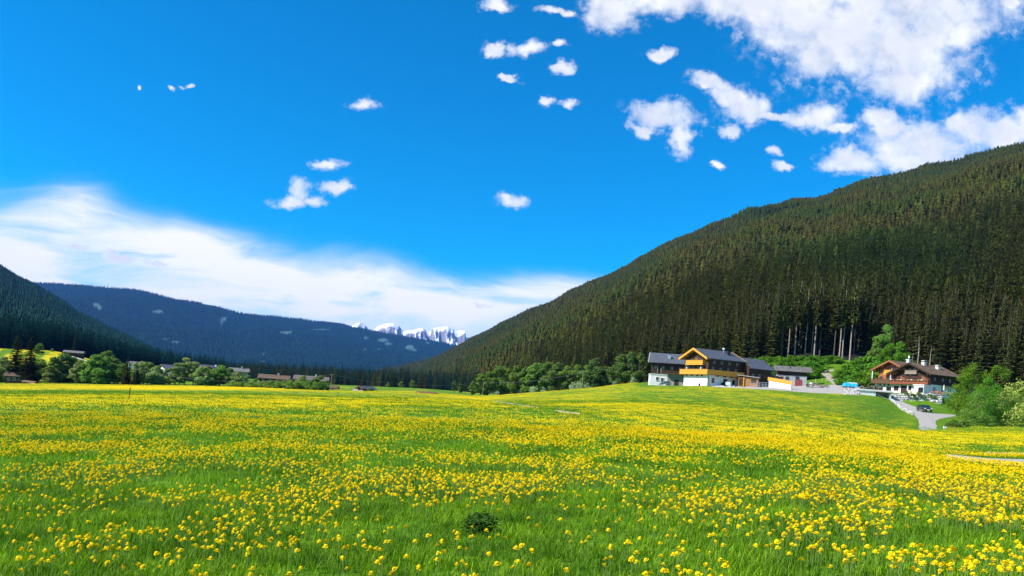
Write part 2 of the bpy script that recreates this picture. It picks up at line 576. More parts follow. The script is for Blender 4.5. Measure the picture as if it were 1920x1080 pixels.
m = bpy.data.materials.new('meadow')
m.use_nodes = True
t = NT(m.node_tree)
at = t.add('ShaderNodeAttribute', attribute_name='bloom')
geo = t.add('ShaderNodeNewGeometry')
pos = geo.outputs['Position']
g1 = t.noise(pos, .35, 6, .65)
g2 = t.noise(pos, 5.0, 5, .7)
g3 = t.noise(pos, .05, 3, .5)
green = t.mix(t.ss(g1, .35, .65), (.075, .18, .004), (.15, .30, .008))
green = t.mix(t.math('MULTIPLY', t.ss(g3, .4, .65), .5), green, (.13, .22, .012))
green = t.mix(t.math('MULTIPLY', t.ss(g2, .45, .6), .5), green, (.022, .07, .005))
dist = t.vmath('LENGTH', pos)
far = t.ss(dist, 40, 200)
bl = t.math('MULTIPLY', at.outputs['Fac'], far)
thr = t.math('SUBTRACT', .72, t.math('MULTIPLY', bl, .34))
sp = t.ss(t.math('SUBTRACT', t.noise(pos, 2.2, 7, .75), thr), 0.0, .06)
flow = t.math('MULTIPLY', sp, t.ss(bl, .02, .2))
colr = t.mix(flow, green, (.56, .46, .005))
b = t.add('ShaderNodeBsdfPrincipled')
t.put(b.inputs['Base Color'], colr)
b.inputs['Roughness'].default_value = .9
b.inputs['Specular IOR Level'].default_value = .1
bp = t.add('ShaderNodeBump'); bp.inputs['Strength'].default_value = .8; bp.inputs['Distance'].default_value = .12
t.l.new(t.noise(pos, 3.0, 6, .7), bp.inputs['Height']); t.l.new(bp.outputs[0], b.inputs['Normal'])
o = t.add('ShaderNodeOutputMaterial'); t.l.new(b.outputs[0], o.inputs[0])
MATS['meadow'] = m

gme = npmesh('ground', gv, gf, m, smooth=True)
a = gme.attributes.new('bloom', 'FLOAT', 'POINT')
a.data.foreach_set('value', FD[:len(gme.vertices)])
ground = link('ground', gme)
tag(ground, kind='structure')
_sel = np.ones(len(gf), bool)
tree_bvh = BVHTree.FromPolygons([tuple(p) for p in gv.tolist()], gf.tolist())


def hit(px, py):
    h = tree_bvh.ray_cast(Vector((0, 0, CAMZ)), pdir(px, py).normalized())
    return h[0]


def on(px, Y):
    """ground point at distance Y seen in column px."""
    x = Y * (px - CX) / F
    for _ in range(4):
        z = zg1(x, Y)
        p = proj(x, Y, z)[0]
        x += (px - p) / F * Y
    return Vector((x, Y, zg1(x, Y)))


def lerp_poly(pts, n):
    pts = np.array(pts, float)
    s = np.concatenate([[0], np.cumsum(np.hypot(*np.diff(pts, axis=0).T))])
    u = np.linspace(0, s[-1], n)
    return np.stack([np.interp(u, s, pts[:, 0]), np.interp(u, s, pts[:, 1])], -1)


def drape(name, A, B, mat, lift=.05, n=60, m_=7, soft=.0):
    """strip lying on the ground between two outlines given as seen in the photograph."""
    A, B = lerp_poly(A, n), lerp_poly(B, n)
    mb = MB()
    idx = {}
    r = random.Random(5)
    for i in range(n):
        for j in range(m_):
            f = j / (m_ - 1)
            p = A[i] * (1 - f) + B[i] * f
            h = hit(*p)
            if h is None: continue
            e = soft if j in (0, m_ - 1) else 0
            idx[i, j] = len(mb.v)
            mb.v.append((h.x + r.uniform(-e, e), h.y + r.uniform(-e, e), h.z + (lift if 0 < j < m_ - 1 else lift * .3)))
    for i in range(n - 1):
        for j in range(m_ - 1):
            k = [(i, j), (i + 1, j), (i + 1, j + 1), (i, j + 1)]
            if all(x in idx for x in k):
                mb.f.append(tuple(idx[x] for x in k))
    o = mb.build(name, mat)
    for p in o.data.polygons: p.use_smooth = True
    return tag(o, kind='structure')


# ------------------------------------------------------------------ hills
def hill(name, prof, mat, nt=260, ns=90, power=1.0, relief=.02, rseed=3, back=.35, sink=6.0, rough_sky=1.0):
    """prof: list of (column, skyline row, skyline distance, foot distance)."""
    prof = np.array(prof, float)
    pcs = np.linspace(prof[0, 0], prof[-1, 0], nt)
    sky_, ds, df = (np.interp(pcs, prof[:, 0], prof[:, k]) for k in (1, 2, 3))
    sky_ = sky_ + (fbm(pcs / 37, pcs * 0, 3, rseed + 3) - .5) * 9 * rough_sky
    t_ = (pcs - CX) / F
    # skyline height; the column shifts with height because the camera is rolled
    zr = (CY - sky_) / F
    for _ in range(3):
        v_ = (zr + t_ * sr) / cr
        t_ = ((pcs - CX) / F - v_ * sr) / cr
    v_ = (zr + t_ * sr) / cr
    zs = CAMZ + v_ * ds
    s = np.concatenate([np.linspace(0, 1, ns), 1 + np.array([.04, .1, .2, .4])])
    S, T = np.meshgrid(s, t_, indexing='ij')
    D = df[None] + (ds - df)[None] * np.minimum(S, 1.0) + np.maximum(S - 1, 0) * ds[None] * .6
    X, Y = T * D, D
    zf = zg(t_ * df, df)[None] - sink
    Z = zf + (zs[None] - zf) * np.clip(S, 0, 1) ** power
    amp = (zs[None] - zf) * relief
    ww = np.clip(S * 5, 0, 1) * (1 - np.clip((S - .86) / .14, 0, 1))
    sc_ = np.maximum(ds.mean() / 9, 60)
    Z = Z + ww * amp * ((fbm(X / sc_, Y / sc_, 4, rseed) - .5) * 4 + (fbm(X / sc_ * 5, Y / sc_ * 5, 3, rseed + 9) - .5) * 1.0)
    Z = Z - np.maximum(S - 1, 0) * np.maximum(zs[None] - zf, 40) * 1.6
    v = np.stack([X, Y, Z], -1).reshape(-1, 3)
    me = npmesh(name, v, gridfaces(len(s), nt), mat, smooth=True)
    o = link(name, me)
    tag(o, kind='structure')
    bv = BVHTree.FromPolygons([tuple(p) for p in v.tolist()], gridfaces(len(s), nt).tolist())
    return o, bv, (t_, df, ds), (S, X, Y, Z)


forest_floor = pmat('forest_floor', (.030, .030, .014), .95, scale=.05, c2=(.014, .018, .008), bump=.6, bscale=.5)


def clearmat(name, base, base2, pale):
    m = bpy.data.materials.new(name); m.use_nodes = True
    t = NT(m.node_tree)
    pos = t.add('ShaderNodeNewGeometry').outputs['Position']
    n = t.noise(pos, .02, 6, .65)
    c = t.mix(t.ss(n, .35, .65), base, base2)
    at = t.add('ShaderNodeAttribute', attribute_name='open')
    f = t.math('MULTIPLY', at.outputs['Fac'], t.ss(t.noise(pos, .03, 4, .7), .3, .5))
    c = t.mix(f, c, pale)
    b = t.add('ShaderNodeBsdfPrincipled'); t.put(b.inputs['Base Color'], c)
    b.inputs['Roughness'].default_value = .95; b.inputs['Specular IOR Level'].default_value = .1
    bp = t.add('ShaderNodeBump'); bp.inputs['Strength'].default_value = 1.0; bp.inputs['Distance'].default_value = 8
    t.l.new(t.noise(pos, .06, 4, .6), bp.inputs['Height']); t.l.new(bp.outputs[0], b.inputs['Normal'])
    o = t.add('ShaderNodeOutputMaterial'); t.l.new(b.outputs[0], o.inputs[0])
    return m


RIGHT0 = [(700, 694, 4200, 3000), (740, 690, 4100, 2500), (800, 676, 3900, 1500), (850, 655, 3700, 1000), (880, 641, 3500, 800), (950, 606, 3200, 600),
         (1000, 583, 3000, 500), (1100, 537, 2750, 410), (1180, 503, 2500, 350), (1230, 472, 2450, 330), (1280, 447, 2400, 305), (1340, 425, 2350, 298), (1400, 402, 2300, 290),
         (1500, 382, 2250, 292), (1530, 378, 2200, 292), (1600, 352, 2200, 290), (1680, 330, 2150, 275), (1740, 315, 2100, 262), (1800, 303, 2050, 250), (1870, 283, 2000, 235),
         (1920, 271, 1950, 225), (2150, 215, 1850, 215), (2450, 150, 1800, 200)]
RIGHT = [(a_, b_, c_ * 1.0, d_) for a_, b_, c_, d_ in RIGHT0]
hill_r, bv_r, pr_r, g_r = hill('hill', RIGHT, forest_floor, power=1.0, relief=.022, rseed=3, sink=1.0)
LEFT = [(-450, 330, 1900, 560), (-150, 440, 2000, 590), (0, 503, 2050, 600), (40, 526, 2100, 610), (75, 545, 2150, 620), (110, 566, 2150, 650), (160, 596, 2100, 700), (250, 643, 1900, 800),
        (330, 678, 1700, 900), (365, 696, 1500, 1000), (420, 712, 1400, 1050)]
LEFT = [(a_, b_, c_ * 1.55, d_) for a_, b_, c_, d_ in LEFT]
hill_l, bv_l, pr_l, g_l = hill('hill', LEFT, forest_floor, power=1.1, relief=.03, rseed=13)
BLUE = [(-500, 520, 5200, 2600), (0, 528, 5200, 2600), (70, 531, 5200, 2600), (150, 536, 5200, 2600), (250, 544, 5200, 2700), (290, 550, 5200, 2700), (330, 562, 5200, 2800), (400, 572, 5300, 2900),
        (450, 587, 5400, 2900), (520, 595, 5400, 2900), (620, 606, 5500, 3000), (700, 620, 5600, 3100), (780, 635, 5700, 3200), (830, 643, 5800, 3300),
        (875, 653, 5800, 3300), (930, 672, 5800, 3300), (1050, 700, 5900, 3400)]
bluemat = clearmat('far_forest', (.003, .026, .026), (.006, .036, .034), (.12, .22, .18))  # ground colour also carries some of the blue distant haze
BLUE = [(a_, b_, c_ * 2.1, d_ * 1.9) for a_, b_, c_, d_ in BLUE]
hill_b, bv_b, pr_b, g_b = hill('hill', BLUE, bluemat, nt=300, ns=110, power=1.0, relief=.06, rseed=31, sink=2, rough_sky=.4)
CLEAR = [(180, 573, 7, 5), (186, 578, 5, 4), (296, 585, 9, 4), (420, 598, 5, 4), (415, 605, 3, 6), (328, 642, 9, 3), (310, 636, 10, 2), (300, 628, 12, 1.5), (545, 622, 3, 1.5), (536, 624, 12, 3), (718, 638, 10, 4), (728, 645, 7, 3), (600, 618, 20, 1.5),
         (768, 652, 8, 5), (776, 657, 6, 3), (686, 634, 5, 3), (802, 643, 5, 2), (495, 664, 5, 2), (490, 678, 8, 1.5), (684, 655, 3, 1.5), (634, 677, 3, 1.5), (712, 655, 6, 1.5), (405, 572, 26, 3), (430, 578, 12, 2.5)]


def clear_mask(x, y, z):
    px, py = proj(x, y, z)
    c = np.zeros_like(px)
    for e in CLEAR: c = np.maximum(c, ell(px, py, *e, .4))
    return c


S_, X_, Y_, Z_ = g_b
a = hill_b.data.attributes.new('open', 'FLOAT', 'POINT')
a.data.foreach_set('value', (clear_mask(X_, Y_, Z_) * .8).ravel().astype(np.float32))

# snow mountains at the head of the valley
ms_ = bpy.data.materials.new('snow_and_rock'); ms_.use_nodes = True
t = NT(ms_.node_tree)
geo = t.add('ShaderNodeNewGeometry')
nzs = t.add('ShaderNodeSeparateXYZ'); t.l.new(geo.outputs['Normal'], nzs.inputs[0])
nn = t.noise(t.vmath('MULTIPLY', geo.outputs['Position'], (.006, .006, .015)), 1.0, 7, .7)
rk = t.math('ADD', nzs.outputs[2], t.math('MULTIPLY', t.math('SUBTRACT', nn, .5), 1.1))
c = t.mix(t.ss(rk, .50, .66), (.20, .19, .20), (.88, .90, .94))
b = t.add('ShaderNodeBsdfPrincipled'); t.put(b.inputs['Base Color'], c); b.inputs['Roughness'].default_value = .8
o = t.add('ShaderNodeOutputMaterial'); t.l.new(b.outputs[0], o.inputs[0])
SNOW = [(600, 640), (650, 622), (660, 611), (668, 607), (676, 604), (684, 609), (692, 617), (700, 619), (706, 613), (716, 609), (724, 607), (731, 606), (740, 607), (748, 610), (753, 618), (757, 622),
        (766, 619), (776, 619), (783, 616), (792, 615), (800, 620), (808, 621), (814, 615), (826, 613), (838, 612), (846, 615), (852, 619), (860, 620), (872, 620), (874, 633), (884, 633), (905, 631),
        (925, 637), (960, 650), (1000, 668)]
nt_, ns_ = 420, 70
pcs = np.linspace(600, 1000, nt_)
skl = np.interp(pcs, [p[0] for p in SNOW], [p[1] for p in SNOW])
tt = ((pcs - CX) / F) * cr
tt = tt - ((CY - skl) / F) * sr
vs_ = ((CY - skl) / F + tt * sr) / cr
DS = 17500.0
s = np.concatenate([np.linspace(0, 1, ns_), [1.03, 1.1, 1.3]])
S, T = np.meshgrid(s, tt, indexing='ij')
D = 13500 + (DS - 13500) * np.minimum(S, 1) + np.maximum(S - 1, 0) * 6000
Z = -50 + (CAMZ + vs_[None] * DS + 50) * np.clip(S, 0, 1) ** 1.5 - np.maximum(S - 1, 0) * 3000
X = T * D
rg = 1 - np.abs(fbm(X / 210 + .35 * D / 210, D / 700, 6, 71) * 2 - 1) * 1.6
ww = np.clip(S * 3, 0, 1) * (1 - np.clip((S - .96) / .04, 0, 1))
Z = Z + ww * (rg - 1) * 560 - ww * fbm(X / 60, D / 90, 4, 75) * 160
snow = link('mountain', npmesh('mountain', np.stack([X, D, Z], -1).reshape(-1, 3), gridfaces(len(s), nt_), ms_))
tag(snow, kind='structure')
bv_s = None

# ------------------------------------------------------------------ air
hz = MB().box(-16000, 16000, -1500, 24000, -1400, 1500).build('haze', None)
hm = bpy.data.materials.new('haze'); hm.use_nodes = True
t = NT(hm.node_tree)
pv = t.add('ShaderNodeVolumePrincipled')
pv.inputs['Color'].default_value = (.12, .34, 1.0, 1)
pv.inputs['Density'].default_value = .000024
pv.inputs['Anisotropy'].default_value = 0.0
o = t.add('ShaderNodeOutputMaterial'); t.l.new(pv.outputs[0], o.inputs['Volume'])
hz.data.materials.append(hm)
tag(hz, kind='stuff')


# ------------------------------------------------------------------ roads, yard, paths
gravel = pmat('gravel', (.46, .43, .38), .95, scale=2.5, c2=(.33, .30, .26), bump=.5, bscale=20)
dirt = pmat('dirt', (.40, .35, .27), .95, scale=.6, c2=(.26, .22, .16), bump=.5, bscale=10)
drape('gravel_yard', [(1335, 726), (1395, 728.5), (1450, 731.5), (1520, 736.5), (1580, 739), (1612, 742)],
      [(1335, 722), (1395, 721), (1450, 723), (1520, 723), (1580, 721), (1614, 724)], gravel, n=110, m_=11, soft=.25)
drape('farm_track', [(1572, 733), (1563, 722), (1552, 712), (1543, 703), (1540, 698), (1546, 694.5), (1562, 692)],
      [(1612, 733), (1592, 722), (1574, 712), (1560, 704), (1553, 700), (1556, 698), (1564, 695)], dirt, n=60, m_=7, soft=.25)
for A_, B_ in (([(1578, 690.5), (1592, 684), (1602, 677), (1606, 672)], [(1581, 692), (1596, 685.5), (1605, 678), (1608, 672)]),
               ([(1586, 690), (1600, 683), (1609, 676), (1612, 671.5)], [(1590, 691.5), (1604, 684), (1612, 677), (1615, 672)])):
    drape('wheel_track', A_, B_, dirt, n=40, m_=4, lift=.04, soft=.1)
drape('driveway', [(1674, 752), (1694, 769), (1713, 777), (1723, 789), (1724, 807)],
      [(1686, 751), (1709, 760), (1735, 771), (1753, 788), (1757, 807)], gravel, n=90, m_=8, soft=.12)
drape('driveway', [(1734, 771), (1757, 775.5), (1792, 778)], [(1750, 792), (1763, 785), (1792, 780.5)], gravel, n=50, m_=6, lift=.07, soft=.1)
drape('field_path', [(1772, 857.5), (1800, 860), (1850, 865), (1925, 866.5), (2000, 868)], [(1772, 859), (1800, 863.5), (1850, 870), (1925, 877), (2000, 882)], gravel, n=90, m_=6, lift=.14, soft=.12)
drape('field_path', [(1848, 849), (1885, 850), (1925, 849.5)], [(1848, 850), (1885, 852), (1925, 853)], dirt, n=40, m_=4, soft=.08)
drape('field_path', [(929, 752.5), (975, 759.5), (1005, 764)], [(929, 753.6), (975, 760.9), (1010, 765.6)], dirt, n=70, m_=4, lift=.10, soft=.12)
drape('field_path', [(1042, 770), (1060, 773), (1088, 777)], [(1042, 771.4), (1060, 774.4), (1088, 778.2)], dirt, n=50, m_=4, lift=.10, soft=.12)

# ------------------------------------------------------------------ plant builders
spruce_dark = leafmat('spruce_needles', (.030, .040, .004), (.064, .068, .007), trans=.12, hv=.025, vv_=.55, dry=((.062, .046, .010), .012, .5), patch=((.030, .056, .007), .005, .8))
spruce_mid = leafmat('spruce_needles_mid', (.038, .050, .008), (.078, .080, .014), trans=.18, hv=.025, vv_=.5, dry=((.078, .056, .020), .012, .6), patch=((.032, .066, .014), .006, .7))
spruce_edge = leafmat('spruce_needles_edge', (.046, .058, .012), (.085, .086, .020), trans=.16, hv=.02, vv_=.3)
spruce_left = leafmat('spruce_needles_blue', (.004, .034, .026), (.008, .050, .036), trans=.1, hv=.015, vv_=.35)  # bluish needles: part of the distant haze is put into their colour
leaf_bright = leafmat('leaf_bright', (.10, .24, .016), (.17, .33, .03), trans=.4, hv=.02, vv_=.2)
leaf_mid = leafmat('leaf_mid', (.16, .28, .045), (.25, .37, .07), trans=.5, hv=.02, vv_=.22)
leaf_grey = leafmat('leaf_grey', (.27, .35, .11), (.36, .43, .16), trans=.5, hv=.02, vv_=.22)
leaf_dark = leafmat('leaf_dark', (.12, .20, .05), (.18, .27, .07), trans=.45, hv=.02, vv_=.22)
leaf_lime = leafmat('leaf_lime', (.34, .44, .08), (.46, .54, .14), trans=.4, hv=.01, vv_=.1)
blossom = leafmat('white_blossom', (.34, .42, .24), (.52, .58, .38), trans=.35, hv=.01, vv_=.1)
bark = pmat('bark', (.10, .08, .06), .95, scale=2, bump=.6, bscale=12)
pale_bark = pmat('pale_bark', (.40, .34, .29), .95, scale=1.2, c2=(.24, .19, .15), bump=.4, bscale=10)


def spruce(seed, H=26, R=3.6, base=.06, lev=26, nb=9, sub=3, mat=None, name='spruce'):
    r = random.Random(seed)
    v, f = [], []

    def tri(*p):
        k = len(v); v.extend(p); f.append((k, k + 1, k + 2))
    for i in range(lev):
        q_ = (i + r.uniform(-.3, .3)) / lev
        z = H * (base + (1 - base) * q_)
        rl = R * (1 - q_) ** .85 * (1 if q_ > .12 else .75 + 2 * q_) + .12
        n = max(4, int(nb * (1 - .5 * q_)))
        a0 = r.random() * 6.3
        for k in range(n):
            a_ = a0 + k * 6.283 / n + r.uniform(-.3, .3)
            l = rl * r.uniform(.62, 1.12)
            ca, sa = math.cos(a_), math.sin(a_)
            wd = l * r.uniform(.22, .34) + .05
            dr = l * r.uniform(.12, .38) + (.0 if q_ < .8 else -.35 * l)
            root = (0, 0, z)
            mid = (.6 * l * ca, .6 * l * sa, z - dr * .35)
            tip = (l * ca, l * sa, z - dr)
            L_ = (mid[0] - sa * wd, mid[1] + ca * wd, mid[2] - .12 * l)
            R_ = (mid[0] + sa * wd, mid[1] - ca * wd, mid[2] - .12 * l)
            tri(root, L_, tip); tri(root, tip, R_)
            for _ in range(sub):
                u_ = r.uniform(.25, .95); s_ = r.choice((-1, 1)) * r.uniform(.1, 1) * wd
                bx, by, bz = l * u_ * ca - sa * s_ * .5, l * u_ * sa + ca * s_ * .5, z - dr * u_
                hw = .16 * l + .08
                hx, hy = r.uniform(-1, 1) * hw, r.uniform(-1, 1) * hw
                hang = r.uniform(.3, .75) * H / lev * 1.1
                tri((bx - hx, by - hy, bz + .05), (bx + hx, by + hy, bz), (bx + r.uniform(-.1, .1), by + r.uniform(-.1, .1), bz - hang))
    tri((.08, 0, H * .97), (-.08, .05, H * .97), (0, 0, H * 1.02))
    return npmesh(name, np.array(v), np.array(f), mat)


def far_spruce(seed, H=1.0, R=.17, tiers=4, sides=7, mat=None):
    r = random.Random(seed)
    v, f = [], []
    for i in range(tiers):
        z0 = H * (i / tiers) * .92 + .03 * H
        z1 = min(H, z0 + H * (1.55 / tiers))
        rr_ = R * (1 - i / tiers * .82)
        k = len(v)
        v.append((0, 0, z1))
        a0 = r.random() * 6
        for j in range(sides):
            a_ = a0 + j * 6.283 / sides
            q_ = rr_ * r.uniform(.65, 1.15)
            v.append((q_ * math.cos(a_), q_ * math.sin(a_), z0 + r.uniform(-.03, .03) * H))
        for j in range(sides):
            f.append((k, k + 1 + j, k + 1 + (j + 1) % sides))
    return npmesh('far_spruce', np.array(v), np.array(f), mat)


def trunk_mesh(H, r0, mat, lean=0, seed=0, branches=0, n=7):
    r = random.Random(seed)
    mb = MB()
    pts = [(r.uniform(-1, 1) * .02 * H * k / 4 + lean * k / 4, r.uniform(-1, 1) * .02 * H * k / 4, H * k / 4) for k in range(5)]
    mb.tube(pts, [r0 * (1 - .2 * k) for k in range(5)], n)
    for _ in range(branches):
        u_ = r.uniform(.3, .9)
        a_ = r.random() * 6.3
        k = min(3, int(u_ * 4)); fr = u_ * 4 - k
        p = [pts[k][c_] * (1 - fr) + pts[k + 1][c_] * fr for c_ in range(3)]
        l = H * r.uniform(.18, .4) * (1.1 - u_ * .4)
        e = (p[0] + math.cos(a_) * l * .6, p[1] + math.sin(a_) * l * .6, p[2] + l * .8)
        m_ = [(p[i] + e[i]) / 2 + (.05 * l if i < 2 else -.03 * l) for i in range(3)]
        mb.tube([p, m_, e], [r0 * .42 * (1 - u_ * .4), r0 * .25, r0 * .06], 4)
    return mb.mesh('trunk', mat)


def crown_mesh(seed, H, R, z0, n, size, mat, lobes=14, hang=.0, top=.5):
    """leaf clumps through the volume of uneven lobes."""
    r = np.random.default_rng(seed)
    lc = []
    for i in range(lobes):
        q_ = r.random()
        zz = z0 + (H - z0) * (.08 + .86 * q_)
        prof = math.sin(math.pi * min(1, max(.12, (q_ * .82 + .16))) ** (.8 + top * .3))
        rad_ = R * prof * math.sqrt(r.random()) * .85
        a_ = r.random() * 6.283
        lr = R * r.uniform(.16, .44) * (1.05 - .35 * q_)
        lc.append((rad_ * math.cos(a_), rad_ * math.sin(a_), min(zz, H - lr * .8), lr))
    lc = np.array(lc)
    pk = r.choice(lobes, n, p=lc[:, 3] ** 2 / (lc[:, 3] ** 2).sum())
    d = r.normal(size=(n, 3)); d /= np.linalg.norm(d, axis=1)[:, None]
    sh = r.random(n) ** .33 * r.uniform(.7, 1.15, n)
    c = lc[pk, :3] + d * (lc[pk, 3] * sh)[:, None] * np.array([1, 1, .9])
    c[:, 2] = np.maximum(c[:, 2], z0 * .4 + r.random(n) * z0 * .5)
    nrm = d * .7 + r.normal(size=(n, 3)) * .6 + np.array([0, 0, .25])
    nrm /= np.linalg.norm(nrm, axis=1)[:, None]
    u_ = np.cross(nrm, r.normal(size=(n, 3))); u_ /= np.linalg.norm(u_, axis=1)[:, None]
    w_ = np.cross(nrm, u_)
    s = (size * r.uniform(.55, 1.3, n))[:, None]
    v = np.stack([c - u_ * s * .5, c + w_ * s * .38 - u_ * s * .05, c + u_ * s * .6, c - w_ * s * .42 + u_ * s * .08], 1).reshape(-1, 3)
    f = np.arange(n * 4).reshape(-1, 4)
    return npmesh('crown', v, f, mat)


SPR = []
for k in range(4):
    H_ = (27, 24, 29, 22)[k]
    SPR.append((H_, spruce(100 + k, H_, (3.5, 3.3, 3.6, 3.4)[k], (.05, .08, .1, .03)[k], 27, 9, 3, spruce_edge), trunk_mesh(H_ * .97, .33, bark, seed=k)))
DENSE = [(27, spruce(170 + k, 27, 3.4, .02, 64, 15, 4, spruce_edge), trunk_mesh(26, .33, bark, seed=k + 9)) for k in range(2)]
BARE = []
for k in range(3):
    H_ = (29, 27, 31)[k]
    BARE.append((H_, spruce(140 + k, H_, (2.9, 2.7, 3.0)[k], (.46, .52, .42)[k], 17, 8, 3, spruce_edge), trunk_mesh(H_ * .97, .27, pale_bark, seed=k + 30)))


def scat(name, pts, protos, scl, idx=None, kind='stuff', label=None, cat=None, tilt=0.0, rots=None):
    """geometry-node stuff: pts (n,3) each carry one of the proto meshes."""
    pts = np.asarray(pts, np.float32)
    n = len(pts)
    me = bpy.data.meshes.new(name)
    me.vertices.add(n); me.vertices.foreach_set('co', pts.ravel())
    r = np.random.default_rng(n)
    if idx is None: idx = r.integers(0, len(protos), n)
    a = me.attributes.new('pick', 'INT', 'POINT'); a.data.foreach_set('value', np.asarray(idx, np.int32))
    s3 = np.asarray(scl, np.float32)
    if s3.ndim == 1: s3 = np.stack([s3 * r.uniform(.85, 1.15, n), s3 * r.uniform(.85, 1.15, n), s3], -1)
    a = me.attributes.new('size', 'FLOAT_VECTOR', 'POINT'); a.data.foreach_set('vector', s3.astype(np.float32).ravel())
    rt = np.stack([r.normal(size=n) * tilt, r.normal(size=n) * tilt, r.uniform(0, 6.283, n) if rots is None else rots], -1).astype(np.float32)
    a = me.attributes.new('turn', 'FLOAT_VECTOR', 'POINT'); a.data.foreach_set('vector', rt.ravel())
    o = link(name, me)
    tag(o, label, cat, None, kind)
    g = bpy.data.node_groups.new(name, 'GeometryNodeTree')
    g.interface.new_socket('Geometry', in_out='INPUT', socket_type='NodeSocketGeometry')
    g.interface.new_socket('Geometry', in_out='OUTPUT', socket_type='NodeSocketGeometry')
    gi, go = g.nodes.new('NodeGroupInput'), g.nodes.new('NodeGroupOutput')
    ip = g.nodes.new('GeometryNodeInstanceOnPoints')
    jn = g.nodes.new('GeometryNodeJoinGeometry')
    for p in reversed(protos):
        oi = g.nodes.new('GeometryNodeObjectInfo')
        oi.inputs['Object'].default_value = p
        oi.transform_space = 'ORIGINAL'
        gt = g.nodes.new('GeometryNodeGeometryToInstance')
        g.links.new(oi.outputs['Geometry'], gt.inputs[0])
        g.links.new(gt.outputs[0], jn.inputs[0])
    g.links.new(gi.outputs[0], ip.inputs['Points'])
    g.links.new(jn.outputs[0], ip.inputs['Instance'])
    ip.inputs['Pick Instance'].default_value = True
    for nm, dt, sk in (('pick', 'INT', 'Instance Index'), ('turn', 'FLOAT_VECTOR', 'Rotation'), ('size', 'FLOAT_VECTOR', 'Scale')):
        na = g.nodes.new('GeometryNodeInputNamedAttribute'); na.data_type = dt
        na.inputs['Name'].default_value = nm
        out = [q_ for q_ in na.outputs if q_.enabled and q_.name == 'Attribute'][0]
        g.links.new(out, ip.inputs[sk])
    g.links.new(ip.outputs[0], go.inputs[0])
    md = o.modifiers.new('scatter', 'NODES'); md.node_group = g
    return o


def proto(me, name):
    """a mesh object used only as the shape of instances (not linked into the scene)."""
    return bpy.data.objects.new(name, me)


# ------------------------------------------------------------------ forest on the slopes
def hill_pts(g, bands, tmin, tmax, jit=.45, seed=1, keep=None):
    """points spread evenly on a hill's surface."""
    S, X, Y, Z = g
    ok = S[:, 0] <= 1.02
    Xs, Ys, Zs = X[ok], Y[ok], Z[ok]
    r = np.random.default_rng(seed)
    nS, nT = Xs.shape
    A = np.stack([Xs, Ys, Zs], -1)
    e1 = A[1:, :-1] - A[:-1, :-1]; e2 = A[:-1, 1:] - A[:-1, :-1]
    ar = np.linalg.norm(np.cross(e1, e2)[..., :2] * 0 + np.cross(e1[..., :2], e2[..., :2])[..., None], axis=-1)
    yc = A[:-1, :-1, 1]
    cell = np.interp(yc, [b_[0] for b_ in bands], [b_[1] for b_ in bands])
    lam = ar / cell ** 2
    tc_ = A[:-1, :-1, 0] / yc
    lam = lam * ((tc_ > tmin) & (tc_ < tmax))
    cnt = np.floor(lam + r.random(lam.shape)).astype(int)
    ii, jj = np.nonzero(cnt)
    rep = cnt[ii, jj]
    ii, jj = np.repeat(ii, rep), np.repeat(jj, rep)
    # stratify inside a cell
    fu, fv = r.random(len(ii)), r.random(len(ii))
    p = (A[ii, jj] * ((1 - fu) * (1 - fv))[:, None] + A[ii + 1, jj] * (fu * (1 - fv))[:, None]
         + A[ii, jj + 1] * ((1 - fu) * fv)[:, None] + A[ii + 1, jj + 1] * (fu * fv)[:, None])
    if keep is not None: p = p[keep(p)]
    return p


mid_d = [proto(spruce(200 + k, 24, 3.9, .03, 15, 7, 2, spruce_mid), 'spruce_shape') for k in range(4)]
far_d = [proto(far_spruce(300 + k, 19, (4.6, 5.2, 4.2, 5.6)[k], 5, 8, spruce_dark), 'spruce_shape') for k in range(4)]
far_l = [proto(far_spruce(320 + k, 22, 4.8, 5, 7, spruce_left), 'spruce_shape') for k in range(4)]
mid_l = [proto(spruce(240 + k, 25, 3.9, .03, 13, 7, 2, spruce_left), 'spruce_shape') for k in range(3)]

FOOT = np.array([(p[0], p[3]) for p in RIGHT], float)


def foot(px): return np.interp(px, FOOT[:, 0], FOOT[:, 1])


def rp(p): return proj(p[:, 0], p[:, 1], p[:, 2])


pr = hill_pts(g_r, [(200, 6.2), (450, 6.0), (900, 5.8), (1500, 6.2), (2500, 7.4), (4500, 11)], -.25, .72, seed=4)
ppx, ppy = rp(pr)
# bare rock by the skyline
pr = pr[~((np.abs(ppx - 1333) < 5) & (np.abs(ppy - 462) < 7))]
ppx, ppy = rp(pr)
okr = pr[:, 1] > foot(ppx) + 14
pr = pr[okr]; ppx = ppx[okr]
near_band = pr[:, 1] < 640 + rng.normal(size=len(pr)) * 110
sz = rng.triangular(.42, .85, 1.25, len(pr)) * (1 - .18 * sstep(700, 2200, pr[:, 1])) * (.8 + .4 * fbm(pr[:, 0] / 60, pr[:, 1] / 90, 3, 77))
sz = np.where(pr[:, 1] > pr_r[2].mean() * .2, sz, sz)
scat('forest', pr[near_band] - [0, 0, .3], mid_d, sz[near_band], label='dark spruce forest covering the lower mountain slope behind the farm')
olive = leafmat('olive_foliage', (.045, .060, .006), (.075, .085, .010), trans=.3, hv=.03, vv_=.35)
far_d += [proto(crown_mesh(900 + k, 16, 4.6, 1.5, 90, 2.1, (olive, spruce_dark)[k % 2], lobes=9), 'larch_shape') for k in range(3)]
fpr = pr[~near_band]
rnd_ = rng.random(len(fpr)) < .10 + .45 * sstep(.5, .64, fbm(fpr[:, 0] / 110, fpr[:, 1] / 160, 3, 55))
fidx = np.where(rnd_, rng.integers(4, 7, len(fpr)), rng.integers(0, 4, len(fpr)))
